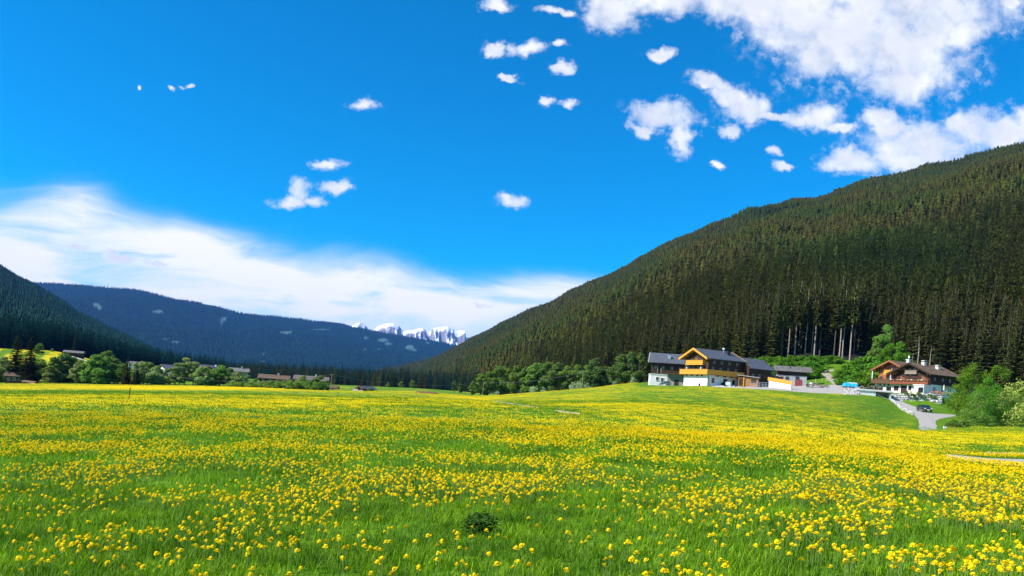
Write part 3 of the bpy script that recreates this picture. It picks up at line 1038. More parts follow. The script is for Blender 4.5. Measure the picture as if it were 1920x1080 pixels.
scat('forest', pr[~near_band] - [0, 0, .3], far_d, sz[~near_band] * rng.uniform(.75, .98, (~near_band).sum()), idx=fidx, label='brownish spruce forest rising up the right mountain to its skyline')
pl = hill_pts(g_l, [(500, 7.2), (1000, 8.2), (2200, 9.8), (3500, 12)], -.80, -.35, seed=5)
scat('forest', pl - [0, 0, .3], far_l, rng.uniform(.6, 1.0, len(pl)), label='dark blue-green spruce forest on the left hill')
pb = hill_pts(g_b, [(4500, 22), (8000, 29), (12500, 36)], -.72, .02, seed=6)
cmk = clear_mask(pb[:, 0], pb[:, 1], pb[:, 2])
pb = pb[cmk < .35]
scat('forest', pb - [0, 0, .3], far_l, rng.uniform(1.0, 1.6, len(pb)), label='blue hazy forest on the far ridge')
# wood on the valley floor beyond the meadow
r = np.random.default_rng(11)
n = 9000
yy = np.sqrt(r.uniform(640 ** 2, 1700 ** 2, n))
pcx = r.uniform(330, 900, n)
yfront = np.interp(pcx, [330, 430, 500, 620, 700, 770, 850, 870, 900], [1000, 900, 820, 760, 730, 715, 640, 620, 600])
okv = yy > yfront + fbm(pcx / 30, pcx * 0, 2, 3) * 60
yy, pcx = yy[okv], pcx[okv]
xx = (pcx - CX) / F * yy
pv_ = np.stack([xx, yy, zg(xx, yy) - .3], -1)
scat('forest', pv_, mid_l[:2] + mid_d[:2], r.uniform(.62, .98, len(pv_)), label='dark strip of spruce wood on the valley floor beyond the meadow')
# dark conifers along the foot of the left hill
n = 2600
pcx = r.uniform(-420, 420, n)
ye = np.interp(pcx, [-420, 0, 75, 110, 160, 250, 330, 420], [600, 608, 625, 655, 700, 790, 880, 1000])
yy = ye + r.exponential(60, n) - 6
xx = (pcx - CX) / F * yy
hz_ = []
for x_, y_ in zip(xx, yy):
    h = bv_l.ray_cast(Vector((x_, y_, 900)), Vector((0, 0, -1)))[0]
    hz_.append(max(zg1(x_, y_), h.z if h else -99))
scat('forest', np.stack([xx, yy, np.array(hz_) - .3], -1), mid_l, r.uniform(.75, 1.15, n), label='dark conifers along the top edge of the yellow hillside meadow')

# ------------------------------------------------------------------ the nearest spruces, one by one
def ground_or_hill(x, y):
    h = bv_r.ray_cast(Vector((x, y, 1500)), Vector((0, 0, -1)))[0]
    return max(zg1(x, y), h.z if h else -99)


cnt_bare = 0
protoS = {}


def put_tree(kind, H, crown, trunk, loc, s, rz, label, cat='tree', group=None, name='spruce_tree', lean=0.0):
    e = empty(name, loc, rz, label, cat, group)
    e.scale = (s, s, s)
    e.rotation_euler = (0, lean, rz)
    link('crown', crown, e); link('trunk', trunk, e)
    return e


# tall bare-stemmed spruces at the forest edge above the bushes: column, foot distance, look
BARE_AT = [(1477, 302, 2, 1.0, 'thin pale-stemmed spruce at the left end of the bare trunks above the bushes'),
           (1489, 298, 0, 1.05, 'tall pale-stemmed spruce, second bare trunk from the left above the bushes'),
           (1496, 312, 1, .9, 'short thin bare-stemmed spruce just right of the second pale trunk'),
           (1509, 300, 1, 1.0, 'pale bare-stemmed spruce in the middle of the left trunk group'),
           (1521, 306, 2, .95, 'dim bare-stemmed spruce between two pale trunks, left trunk group'),
           (1526, 298, 0, 1.02, 'bright pale-stemmed spruce closing the left trunk group'),
           (1573, 294, 2, 1.05, 'tall pale-stemmed spruce, first of the three trunks by the track'),
           (1579, 297, 1, 1.0, 'pale-stemmed spruce, middle of the three trunks by the track'),
           (1593, 293, 0, 1.12, 'tallest pale-stemmed spruce, nearest the track at the gap in the forest'),
           (1544, 312, 1, .95, 'dim bare-stemmed spruce in the dark gap between the two trunk groups'),
           (1556, 316, 2, .98, 'dim bare-stemmed spruce in the dark gap left of the three trunks')]
for (px, Y, k, s, lb) in BARE_AT:
    p = on(px, Y); H_, c_, t_m = BARE[k]
    put_tree('b', H_, c_, t_m, (p.x, p.y, ground_or_hill(p.x, p.y) - .2), s, px * 1.7, lb, group='bare-stemmed spruces at the forest edge', lean=rad(.8))
# two dead pale poles by the right chalet
dead = MB()
dead.tube([(0, 0, 0), (.1, 0, 6), (.0, .1, 12), (.25, 0, 17)], [.24, .19, .13, .03], 7)
for k in range(9):
    z_ = 5 + k * 1.3
    dead.bar((0, 0, z_), (math.cos(k * 2.4) * .9, math.sin(k * 2.4) * .9, z_ - .15), .06)
deadm = dead.mesh('trunk', pale_bark)
for (px, Y, s, lb) in ((1718, 250, .95, 'dead bleached trunk standing behind the chalet, leaning slightly right'), (1707, 246, .62, 'short dead trunk behind the chalet roof, left of the taller one'),
                       (1740, 244, .78, 'thin dead grey trunk behind the right chalet chimney')):
    p = on(px, Y)
    e = empty('dead_tree', (p.x, p.y, ground_or_hill(p.x, p.y) - .3), px, lb, 'dead tree', 'dead pale trunks behind the chalet')
    e.scale = (s, s, s)
    link('trunk', deadm, e)

# edge row: jittered columns and ranks, nearest ranks first
edge = []
r = np.random.default_rng(21)
for rank in range(6):
    for px in np.arange(1196, 1950, 15.5 if rank else 14):
        pxx = px + r.uniform(-6, 6) + rank * 5
        if 1536 < pxx < 1566 and rank < 1: continue
        Y = foot(pxx) + 1 + rank * 7.5 + r.uniform(-3, 3)
        if rank == 0 and (1466 < pxx < 1604): continue
        if rank == 1 and (1466 < pxx < 1530 or 1568 < pxx < 1600): continue
        if 1604 < pxx < 1668 and rank < 2: continue
        edge.append((pxx, Y, rank))
edge = edge[:286]
DARKTR = trunk_mesh(27, .3, bark, seed=88)
for k, (px, Y, rank) in enumerate(edge):
    p = on(px, Y); j = int(r.integers(0, 4)); H_, c_, t_m = SPR[j]
    if 1460 < px < 1610: H_, c_, t_m = BARE[j % 3]; t_m = DARKTR
    s = r.uniform(.78, 1.08) * (1.0 if 1380 < px < 1900 else .9)
    put_tree('s', H_, c_, t_m, (p.x, p.y, ground_or_hill(p.x, p.y) - .3), s, r.uniform(0, 6.28),
             'dark spruce in the front ranks of the forest at the foot of the right mountain', group='spruces in the front ranks of the forest')

# ------------------------------------------------------------------ broadleaved trees and bushes
def species(mat, n, size, specs, tr=True):
    out = []
    for k, (H_, R_, z0) in enumerate(specs):
        out.append((H_, crown_mesh(500 + k + int(n) + len(mat.name), H_, R_, z0, n, size, mat, lobes=30),
                    trunk_mesh(H_ * .8, .2, bark, seed=60 + k, branches=9) if tr else None))
    return out


TREE_SHAPES = [(12, 3.6, .7), (11, 4.2, .5), (13, 3.3, .9), (9.5, 3.8, .4)]
SP = {'mid': species(leaf_mid, 5200, .5, TREE_SHAPES), 'grey': species(leaf_grey, 5200, .5, TREE_SHAPES),
      'dark': species(leaf_dark, 5000, .48, TREE_SHAPES), 'bright': species(leaf_bright, 4600, .34, TREE_SHAPES)}
BUSH = {'bright': species(leaf_bright, 1600, .30, [(3.2, 2.4, .2), (2.6, 2.2, .2), (3.8, 2.2, .3)], False),
        'mid': species(leaf_mid, 1500, .32, [(3.2, 2.4, .2), (2.6, 2.2, .2), (3.8, 2.2, .3)], False),
        'lime': species(leaf_lime, 2600, .26, [(7.5, 3.2, .6)], False),
        'blossom': species(blossom, 1100, .26, [(3.6, 1.8, .3), (3.0, 1.5, .2)], False)}


def broad(px, Y, top, kind, label, group=None, wide=1.0, shape=None, name='broadleaf_tree', mult=1.0):
    """tree whose top stands at picture row `top` and foot on the ground."""
    p = on(px, Y)
    zt = P(px, top, Y).z
    z0 = ground_or_hill(p.x, p.y) if Y > 240 else p.z
    h = max(1.5, zt - z0)
    lst = SP[kind]
    H_, c_, t_m = lst[shape if shape is not None else abs(hash((int(px), int(Y)))) % len(lst)]
    s = h / H_
    e = empty(name, (p.x, p.y, z0 - .1), px * .37, label, 'tree', group)
    e.scale = (s * wide, s * wide, s)
    link('crown', c_, e); link('trunk', t_m, e)
    return e


def bush(px, Y, top, kind, label, group=None, wide=1.0, k=None, z=None):
    p = on(px, Y)
    z0 = (ground_or_hill(p.x, p.y) if Y > 240 else p.z) if z is None else z
    h = max(.4, P(px, top, Y).z - z0)
    lst = BUSH[kind]
    H_, c_, _ = lst[(int(px) if k is None else k) % len(lst)]
    s = h / H_
    o = link('bush', c_)
    o.location = (p.x, p.y, z0 - .1); o.rotation_euler = (0, 0, px * .7); o.scale = (s * wide, s * wide, s)
    return tag(o, label, 'bush', group)


ORD = ['first', 'second', 'third', 'fourth', 'fifth', 'sixth', 'seventh', 'eighth', 'ninth', 'tenth', 'eleventh', 'twelfth', 'thirteenth', 'fourteenth', 'fifteenth', 'sixteenth', 'seventeenth', 'eighteenth', 'nineteenth', 'twentieth', 'twenty-first', 'twenty-second', 'twenty-third', 'twenty-fourth', 'twenty-fifth', 'twenty-sixth']
# left row, in front of the hillside meadow
rowA = [(-22, 690, 'mid'), (5, 674, 'grey'), (50, 682, 'grey'), (72, 678, 'mid'), (84, 696, 'mid'), (100, 672, 'mid'), (118, 668, 'dark'), (136, 674, 'mid'), (150, 680, 'grey'), (163, 686, 'mid'),
        (178, 670, 'mid'), (196, 672, 'mid'), (214, 676, 'grey'), (228, 684, 'mid')]
rowA = sorted(rowA + [(64, 694, 'mid'), (92, 686, 'grey'), (109, 682, 'grey'), (127, 684, 'mid'), (143, 688, 'grey'), (157, 692, 'mid'), (170, 684, 'grey'), (187, 682, 'grey'), (205, 686, 'mid'), (221, 690, 'grey')])
for i, (px, top, k) in enumerate(rowA):
    broad(px, 348 + (i * 37 % 17), top - 6, k, f'{ORD[i]} green tree from the left edge in the leafy row between shed and dark spruce', 'leafy trees in the left row', wide=1.6)
rowB = [(262, 679, 'grey'), (276, 681, 'grey'), (292, 689, 'grey'), (310, 694, 'grey'), (328, 684, 'grey'), (345, 674, 'grey'), (362, 680, 'grey'), (378, 688, 'grey'), (396, 696, 'mid'), (411, 688, 'mid'),
        (427, 692, 'grey'), (446, 699, 'grey'), (462, 706, 'grey'), (480, 712, 'mid'), (500, 716, 'mid'), (518, 716, 'mid'), (542, 713, 'grey'), (566, 706, 'grey'), (597, 707, 'mid'), (612, 716, 'mid')]
rowB = sorted(rowB + [(269, 690, 'grey'), (284, 694, 'grey'), (301, 697, 'grey'), (319, 692, 'grey'), (336, 684, 'grey')])
for i, (px, top, k) in enumerate(rowB):
    broad(px, 345 + (i * 29 % 23), top - 4, k, f'{ORD[i]} grey-green tree right of the dark spruce and pole, in front of the village', 'grey-green trees in front of the village', wide=1.6)
for px, Y, top, s, lb in ((28, 338, 624, 1, 'tallest dark spruce at the left, just behind the brown shed'), (53, 337, 631, 0, 'dark spruce right of the tallest one near the brown shed'),
                          (113, 362, 658, 3, 'small dark spruce poking above the leafy row'), (237, 337, 667, 0, 'near-black spruce beside the thin pole at the end of the leafy row'), (254, 336, 676, 2, 'narrow dark spruce behind the thin pole'),
                          (138, 610, 626, 1, 'pale lone spruce at the forest edge above the hillside hut'),):
    p = on(px, Y); H_, c_, t_m = DENSE[s % 2]
    q_ = (P(px, top, Y).z - p.z) / H_
    e = put_tree('s', H_, c_, t_m, (p.x, p.y, p.z - .2), q_, px, lb)
    if Y < 400: e.scale = (q_ * (2.3 if px < 60 else 1.9), q_ * (2.3 if px < 60 else 1.9), q_)
for px, Y, top, k, lb in ((73, 560, 643, 'mid', 'round pale green tree at the top left corner of the hillside meadow'), (98, 590, 653, 'mid', 'small round tree left of the hillside hut'),
                          (191, 560, 660, 'mid', 'left one of two round trees at the right end of the hillside meadow'), (203, 565, 657, 'mid', 'right one of two round trees at the right end of the hillside meadow')):
    broad(px, Y, top, k, lb, wide=1.5, shape=3)
for i, px in enumerate(range(438, 606, 9)):
    bush(px + (i * 5) % 4, 338 + (i * 7) % 9, 713 + (i * 3) % 6, 'mid', f'{ORD[i]} low green bush in the strip between the meadow edge and the long farm buildings', 'low bushes before the village', wide=1.5)
# centre row under the right mountain
rowC = [(852, 560, 712, 'dark'), (862, 520, 716, 'dark'), (886, 398, 712, 'mid'), (900, 402, 697, 'mid'), (914, 405, 695, 'mid'), (934, 410, 685, 'mid'), (950, 408, 686, 'mid'), (966, 405, 684, 'mid'), (984, 400, 685, 'dark'),
        (1002, 396, 680, 'mid'), (1024, 392, 677, 'mid'), (1044, 388, 680, 'dark'), (1060, 384, 684, 'mid'), (1078, 380, 682, 'mid'), (1096, 374, 683, 'mid'), (1114, 370, 671, 'dark'), (1134, 366, 684, 'dark'),
        (1150, 360, 682, 'dark'), (1164, 352, 664, 'dark'), (1178, 346, 656, 'dark'), (1196, 340, 658, 'dark'), (1212, 338, 672, 'dark')]
for i, (px, Y, top, k) in enumerate(rowC):
    broad(px, Y, top, k, f'{ORD[i]} tree counted from the left in the bushy row below the dark mountain forest', 'bushy trees below the mountain forest', wide=1.35)
for px, Y, top, lb in ((773, 690, 712, 'small light green tree at the corner of the far yellow field'), (727, 715, 716, 'round grey-green tree at the far wood, right of the field hut'), (752, 712, 715, 'small round tree before the far dark wood'), (700, 700, 722, 'low green tree just right of the field hut')):
    broad(px, Y, top, 'mid', lb, wide=1.4, shape=1)
for i, (px, Y, top, lb) in enumerate(((999, 372, 722, 'white-blossoming bush at the dark foot of the centre trees'), (1018, 368, 725, 'low pale bush just right of the first blossoming one'), (932, 396, 732, 'pale flowering shrub at the left end of the centre trees'),
                                      (1073, 352, 716, 'white-blossoming bush left of the right-hand pole'), (1084, 350, 714, 'large white-blossoming bush touching the right-hand pole'), (1101, 346, 717, 'white-blossoming bush right of the right-hand pole'),
                                      (1152, 320, 713, 'tiny pale bush on the crest of the knoll'), (1186, 300, 706, 'pale shrub just left of the white farm annex'))):
    bush(px, Y, top, 'blossom', lb, 'pale flowering bushes along the centre trees', wide=1.0, k=i)
# bright bushes above the yard and round the track
bb = []
r = random.Random(9)
for px in range(1438, 1536, 11):
    for rank in range(3):
        bb.append((px + r.uniform(-4, 4), 250 + rank * 13, [690, 678, 668][rank] + r.uniform(-2, 3) - (1480 < px < 1530) * 2))
for px in range(1530, 1572, 10): bb.append((px, 285, 664 + r.uniform(0, 4)))
for px in range(1575, 1650, 10):
    for rank in range(3):
        if rank == 2 and px < 1615: continue
        bb.append((px + r.uniform(-4, 4), 226 + rank * 16, [699, 684, 668][rank] + (8 if px < 1600 else 0) + r.uniform(-3, 3)))
seen_ = {}
for i, (px, Y, top) in enumerate(bb):
    right_of = px > 1570
    rank = 0 if Y < (234 if right_of else 257) else (1 if Y < (250 if right_of else 270) else 2)
    k = seen_.get((right_of, rank), 0); seen_[right_of, rank] = k + 1
    bush(px, Y, top, 'bright', f'{ORD[k]} bush from the left, {("lowest", "middle", "top")[rank]} bright green row ' + ('between track and chalet' if right_of else 'on the bank behind the hut'),
         'bushes between the track and the chalet' if right_of else 'bushes on the bank behind the hut', wide=1.35)
for px, Y, top, k, lb in ((1668, 262, 640, 'bright', 'tall bright green tree standing at the forest edge above the orange chalet'), (1655, 256, 652, 'bright', 'bright green tree left of the tall one above the orange chalet'),
                          (1683, 255, 640, 'bright', 'bright green tree behind the orange chalet roof'), (1656, 283, 606, 'mid', 'slim green tree rising among the dark spruces above the chalets'),
                          (1640, 270, 640, 'mid', 'darker green tree at the left end of the bright group above the chalets')):
    broad(px, Y, top, k, lb, 'bright trees above the chalets', wide=.95)
# group at the right edge
FAR_R = species(leaf_bright, 9000, .24, [(12, 4.6, .8), (11, 4.2, .8)])
MIDR = species(leaf_bright, 8000, .24, [(11, 4.6, .6), (12, 4.2, .8)])
DKR = species(leaf_mid, 8000, .26, [(10, 4.6, .4), (11, 4.2, .6)])
for px, Y, top, lst, wd, lb in ((1822, 150, 672, FAR_R[0], .95, 'tallest bright green tree of the clump at the right edge'), (1806, 158, 700, FAR_R[1], 1.0, 'bright green tree at the left end of the right-hand clump'),
                                (1850, 138, 704, MIDR[0], 1.0, 'mid green tree in the middle of the right-hand clump'), (1833, 134, 735, DKR[0], 1.1, 'low dark green tree at the front of the right-hand clump'),
                                (1800, 170, 735, DKR[1], 1.0, 'low dark bushy tree below the chalet terrace at the clump\'s left'), (1872, 144, 722, DKR[1], 1.1, 'dark green tree in the shade behind the pale lime one'),
                                (1915, 152, 735, DKR[0], 1.1, 'dark green tree in the shade at the frame edge'), (1935, 160, 700, MIDR[1], 1.1, 'green tree cut by the right edge of the picture'),
                                (1866, 165, 680, MIDR[1], .9, 'slim green tree behind the middle of the right-hand clump')):
    H_, c_, t_m = lst
    p = on(px, Y); s = (P(px, top, Y).z - p.z) / H_
    e = empty('broadleaf_tree', (p.x, p.y, p.z - .1), px, lb, 'tree', 'trees in the clump at the right edge')
    e.scale = (s * wd, s * wd, s)
    link('crown', c_, e); link('trunk', t_m, e)
bush(1897, 137, 704, 'lime', 'pale lime-green round bush-like tree at the right edge', None, wide=1.0)
bush(1875, 139, 735, 'lime', 'smaller pale lime-green bush left of the large one', None, wide=.9)
for i, (px, Y, top) in enumerate(((1778, 125, 790), (1792, 128, 785), (1808, 128, 782), (1770, 122, 796))):
    bush(px, Y, top, 'mid', f'{ORD[i]} low green bush at the foot of the right-hand clump by the driveway', 'low bushes by the driveway', wide=1.3)

# ------------------------------------------------------------------ buildings
dark_wood = pmat('dark_wood', (.035, .020, .013), .8, scale=2, c2=(.060, .036, .022), stretch=(6, 6, .4))
brown_wood = pmat('brown_wood', (.11, .055, .028), .75, scale=2, c2=(.16, .085, .045), stretch=(6, 6, .4))
red_wood = pmat('red_wood', (.26, .085, .035), .6, scale=2, c2=(.20, .06, .028), stretch=(6, 6, .4))
orange_wood = pmat('orange_wood', (.78, .36, .045), .55, scale=1.5, c2=(.66, .28, .03), stretch=(5, 5, .5))
weather_wood = pmat('weathered_wood', (.30, .25, .20), .9, scale=2, c2=(.20, .165, .13), stretch=(5, 5, .5))
plaster = pmat('plaster', (.82, .79, .75), .9, scale=.8, var=.06, bump=.2, bscale=14)
old_plaster = pmat('old_plaster', (.40, .38, .33), .95, scale=.9, c2=(.22, .21, .17), bump=.4, bscale=6)
roof_slate = pmat('roof_slate', (.115, .125, .15), .6, scale=1.2, c2=(.085, .092, .11), bump=.3, bscale=9)
roof_brown = pmat('roof_brown', (.20, .13, .08), .8, scale=1.2, c2=(.13, .085, .05), bump=.4, bscale=9)
roof_grey = pmat('roof_old_shingle', (.25, .235, .22), .9, scale=1.5, c2=(.15, .14, .13), bump=.5, bscale=7)
glass = pmat('window_glass', (.02, .025, .03), .08, scale=1, var=.1, spec=.6)
white_paint = pmat('white_paint', (.80, .79, .76), .6, scale=3, var=.05)
metal = pmat('metal', (.55, .56, .58), .35, scale=4, var=.1, metal=.8)
concrete = pmat('concrete', (.58, .57, .54), .9, scale=1, c2=(.46, .45, .42), bump=.2, bscale=10)
stone = pmat('stone', (.46, .45, .42), .9, scale=1.5, c2=(.30, .29, .27), bump=.5, bscale=5)
red_paint = pmat('red_paint', (.30, .06, .07), .6, scale=3, var=.2)
blue_tarp = pmat('blue_tarp', (.03, .42, .80), .4, scale=1.5, c2=(.02, .30, .66), bump=.5, bscale=2)
black_stuff = pmat('dark_rubber', (.02, .02, .02), .8, scale=3, var=.3)
orange_cloth = pmat('orange_cloth', (.75, .20, .04), .8, scale=3, var=.2)
yellow_flowers = pmat('cream_blossom', (.72, .62, .26), .8, scale=3, var=.3)

RZ = rad(-65)


def house(name, loc, rz, label, cat, group=None):
    return empty(name, loc, rz, label, cat, group)


def wall_win(root, x, y, z, w_, h, face, name='window', frame=white_paint, pane=glass, bars=True, sill=True):
    """window on a wall; face '-y' gable front, '+x' long side. (x, y) is its centre on the wall."""
    fr, pn = MB(), MB()
    t_ = .07

    def bx(mb, a0, a1, d0, d1, z0, z1):
        if face == '-y': mb.box(x + a0, x + a1, y - d1, y - d0, z0, z1)
        elif face == '+x': mb.box(x + d0, x + d1, y + a0, y + a1, z0, z1)
        else: mb.box(x - d1, x - d0, y + a0, y + a1, z0, z1)
    bx(fr, -w_ / 2 - t_, -w_ / 2, .003, .09, z, z + h); bx(fr, w_ / 2, w_ / 2 + t_, .003, .09, z, z + h)
    bx(fr, -w_ / 2 - t_, w_ / 2 + t_, .003, .09, z + h, z + h + t_)
    if bars: bx(fr, -.03, .03, .022, .07, z, z + h)
    bx(pn, -w_ / 2, w_ / 2, .003, .02, z, z + h)
    f_ = fr.build(name, frame, root)
    pn.build('pane', pane, f_)
    if sill:
        s_ = MB(); bx(s_, -w_ / 2 - .14, w_ / 2 + .14, .003, .16, z - .07, z); s_.build('sill', frame, f_)
    return f_


def door(root, x, y, z, w_, h, face, mat):
    d_, fr, hd = MB(), MB(), MB()
    if face == '-y':
        d_.box(x - w_ / 2, x + w_ / 2, y - .06, y - .003, z, z + h); fr.box(x - w_ / 2 - .1, x - w_ / 2, y - .1, y - .003, z, z + h + .1)
        fr.box(x + w_ / 2, x + w_ / 2 + .1, y - .1, y - .003, z, z + h + .1); fr.box(x - w_ / 2, x + w_ / 2, y - .1, y - .003, z + h, z + h + .1)
        hd.box(x + w_ / 2 - .2, x + w_ / 2 - .08, y - .12, y - .062, z + 1, z + 1.06)
    else:
        d_.box(x + .003, x + .06, y - w_ / 2, y + w_ / 2, z, z + h); fr.box(x + .003, x + .1, y - w_ / 2 - .1, y - w_ / 2, z, z + h + .1)
        fr.box(x + .003, x + .1, y + w_ / 2, y + w_ / 2 + .1, z, z + h + .1); fr.box(x + .003, x + .1, y - w_ / 2, y + w_ / 2, z + h, z + h + .1)
        hd.box(x + .062, x + .12, y + w_ / 2 - .2, y + w_ / 2 - .08, z + 1, z + 1.06)
    o = d_.build('door', mat, root); fr.build('frame', mat, o); hd.build('handle', metal, o)
    return o


def gable_roof(root, x0, x1, y0, y1, eave, ridge, over, mat, board, th_=.22, slab_board=.26, rx=None):
    """roof over a body x0..x1, ridge along y; overhang `over` all round. Returns the roof objects."""
    xm = (x0 + x1) / 2 if rx is None else rx
    X0, X1, Y0, Y1 = x0 - over[0], x1 + over[0], y0 - over[1], y1 + over[2]
    mb = MB()
    mb.prism([(X0, eave), (xm, ridge), (xm, ridge + th_), (X0 - .02, eave + th_)], Y0, Y1)
    mb.prism([(xm, ridge), (X1, eave), (X1 + .02, eave + th_), (xm, ridge + th_)], Y0, Y1)
    rf = mb.build('roof', mat, root)
    # rows of roofing seen as faint steps
    st = MB()
    for sgn, XE in ((-1, X0), (1, X1)):
        n_ = 8
        for k in range(1, n_):
            f_ = k / n_
            xx_, zz_ = XE + (xm - XE) * f_, eave + (ridge - eave) * f_ + th_
            st.box(min(xx_, xx_ - sgn * .06), max(xx_, xx_ - sgn * .06), Y0 + .05, Y1 - .05, zz_ - .05, zz_ + .045)
    s_ = st.build('shingle_courses', mat, rf); s_['kind'] = 'stuff'
    bd = MB()
    for Ya, Yb in ((Y0 - .09, Y0 - .003), (Y1 + .003, Y1 + .09)):
        bd.prism([(X0 - .04, eave - slab_board + .1), (xm, ridge - slab_board + .1), (xm, ridge + th_ + .05), (X0 - .04, eave + th_ + .05)], Ya, Yb)
        bd.prism([(xm, ridge - slab_board + .1), (X1 + .04, eave - slab_board + .1), (X1 + .04, eave + th_ + .05), (xm, ridge + th_ + .05)], Ya, Yb)
    bd.build('barge_board', board, rf)
    return rf


def gable_body(root, x0, x1, y0, y1, z0, eave_w, ridge_w, mat, name='wall', rx=None):
    xm = (x0 + x1) / 2 if rx is None else rx
    return MB().prism([(x0, z0), (x1, z0), (x1, eave_w), (xm, ridge_w), (x0, eave_w)], y0, y1).build(name, mat, root)


def purlins(root, x0, x1, y0, out, eave, ridge, mat, n=5, rx=None):
    xm = (x0 + x1) / 2 if rx is None else rx
    for k in range(n):
        f_ = k / (n - 1)
        x = x0 + (x1 - x0) * f_
        z = eave + (ridge - eave) * (1 - abs(x - xm) / max(abs(x1 - xm), abs(x0 - xm))) - .2
        MB().box(x - .1, x + .1, y0 - out, y0 - .003, z - .1, z + .12).build('purlin', mat, root)


def balcony(root, pts, z, h, depth, mat, planks=True, floor_mat=None, inner=None):
    """railing of upright boards along a path of (x, y) with floor; pts outer line."""
    mb = MB(); rail = MB()
    for (xa, ya), (xb, yb) in zip(pts[:-1], pts[1:]):
        L_ = math.hypot(xb - xa, yb - ya); n_ = max(2, int(L_ / .24))
        dx_, dy_ = (xb - xa) / L_, (yb - ya) / L_
        for k in range(n_):
            a_, b_ = k * L_ / n_ + .012, (k + 1) * L_ / n_ - .012
            jj_ = .012 * (k % 2)
            mb.bar((xa + dx_ * (a_ + b_) / 2, ya + dy_ * (a_ + b_) / 2, z + .02), (xa + dx_ * (a_ + b_) / 2, ya + dy_ * (a_ + b_) / 2, z + h - .08), (b_ - a_), .05 + jj_) if False else \
                mb.add([(xa + dx_ * s_ - dy_ * o_, ya + dy_ * s_ + dx_ * o_, zz) for zz in (z, z + h - .1) for o_ in (-.02 - jj_, .02) for s_ in (a_, b_)],
                       [(0, 2, 3, 1), (4, 5, 7, 6), (0, 1, 5, 4), (2, 6, 7, 3), (0, 4, 6, 2), (1, 3, 7, 5)])
        rail.bar((xa, ya, z + h - .05), (xb, yb, z + h - .05), .16, .1)
        rail.bar((xa, ya, z - .08), (xb, yb, z - .08), .14, .2)
    b_ = mb.build('balcony', mat, root)
    rail.build('rail', mat, b_)
    return b_


# --- the big farmhouse
O1 = P(1325.5, 724.0, 215.0)
fh = house('farmhouse', O1, RZ, 'large farmhouse with white ground floor, dark timber above, orange balconies and slate roof', 'farmhouse')
W1, L1 = 10.4, 11.8
MB().box(-W1, 0, 0, L1, -2.2, 3.3).build('ground_floor', plaster, fh)
gable_body(fh, -W1 + .02, -.02, .02, L1 - .02, 3.3, 7.55, 9.95, dark_wood)
rf = gable_roof(fh, -W1, 0, 0, L1, 7.42, 10.25, (1.05, 1.5, .35), roof_slate, orange_wood, slab_board=.42)
# underside boards of the gable overhang, fresh timber
xm_ = -W1 / 2
sf = MB()
sf.prism([(-W1 - 1.0, 7.33), (xm_, 10.14), (xm_, 10.24), (-W1 - 1.0, 7.43)], -1.45, -.02)
sf.prism([(xm_, 10.14), (1.0, 7.33), (1.0, 7.43), (xm_, 10.24)], -1.45, -.02)
sf.build('soffit', orange_wood, rf)
purlins(fh, -W1, 0, 0, 1.3, 7.6, 10.1, brown_wood, 5)
# lower balcony wraps gable and long side
MB().box(-W1 - .6, 1.1, -1.15, 0, 3.12, 3.298).build('balcony_floor', orange_wood, fh)
MB().box(.003, 1.1, .003, L1 - .1, 3.12, 3.298).build('balcony_floor', brown_wood, fh)
balcony(fh, [(-W1 - .6, 0), (-W1 - .6, -1.2), (1.15, -1.2), (1.15, L1 - .1)], 3.35, 1.2, 1.1, orange_wood)
# upper balcony
MB().box(-W1 + 1.7, -1.3, -1.0, 0.0, 5.75, 5.9).build('balcony_floor', orange_wood, fh)
balcony(fh, [(-W1 + 1.7, 0), (-W1 + 1.7, -1.05), (-1.3, -1.05), (-1.3, 0)], 5.95, 1.15, 1.0, orange_wood)
for x in (-W1 + 1.75, -1.35):
    MB().box(x - .09, x + .09, -1.15, -.97, 3.3, 5.75).build('post', brown_wood, fh)
for x in (-W1 + 2.2, -2.0):
    g_ = MB().tube([(x, -.95, 4.6), (x, -.95, 5.15)], .17, 8).build('lantern', white_paint, fh)
for x in (-8.2, -6.5, -4.2, -2.6):
    wall_win(fh, x, 0, 4.15, .9, 1.2, '-y', frame=brown_wood)
for x in (-7.6, -5.3, -3.1):
    wall_win(fh, x, 0, 6.55, .85, 1.15, '-y', frame=orange_wood if x == -5.3 else brown_wood)
for x in (-8.9, -6.6, -4.2, -2.2):
    MB().box(x - .1, x + .1, -.6, -.003, 2.72, 3.1).build('bracket', brown_wood, fh)
wall_win(fh, -3.2, 0, -.1, .55, .75, '-y', frame=dark_wood, bars=False, sill=False)
for y in (1.6, 4.2, 6.9, 9.6):
    wall_win(fh, 0, y, 4.2, .9, 1.15, '+x', frame=brown_wood)
    wall_win(fh, 0, y + .3, 6.25, .8, .9, '+x', frame=brown_wood)
for y in (1.9, 9.0):
    wall_win(fh, 0, y, 1.1, .7, 1.15, '+x', frame=dark_wood, bars=False)
door(fh, 0, 6.1, 0, 1.1, 2.3, '+x', dark_wood)
MB().box(.1, .95, 4.75, 5.6, -.1, 1.3).build('barrel_box', black_stuff, fh)
MB().tube([(.12, .25, 3.1), (.12, .25, -.5)], .05, 6).build('downpipe', dark_wood, fh)
for y, z in ((3.0, 3.0), (5.4, 3.0), (7.8, 3.0), (10.0, 3.0)):
    MB().box(.02, 1.0, y - .1, y + .1, 2.85, 3.1).build('bracket', dark_wood, fh)
ch = MB().box(-3.2, -2.5, 8.6, 9.3, 8.2, 10.4).build('chimney', black_stuff, rf)
MB().box(-3.35, -2.35, 8.45, 9.45, 10.402, 10.52).build('cap', black_stuff, ch)
MB().tube([(-4.2, 8.3, 9.5), (-4.2, 8.3, 10.7)], .12, 8).build('flue', metal, rf)
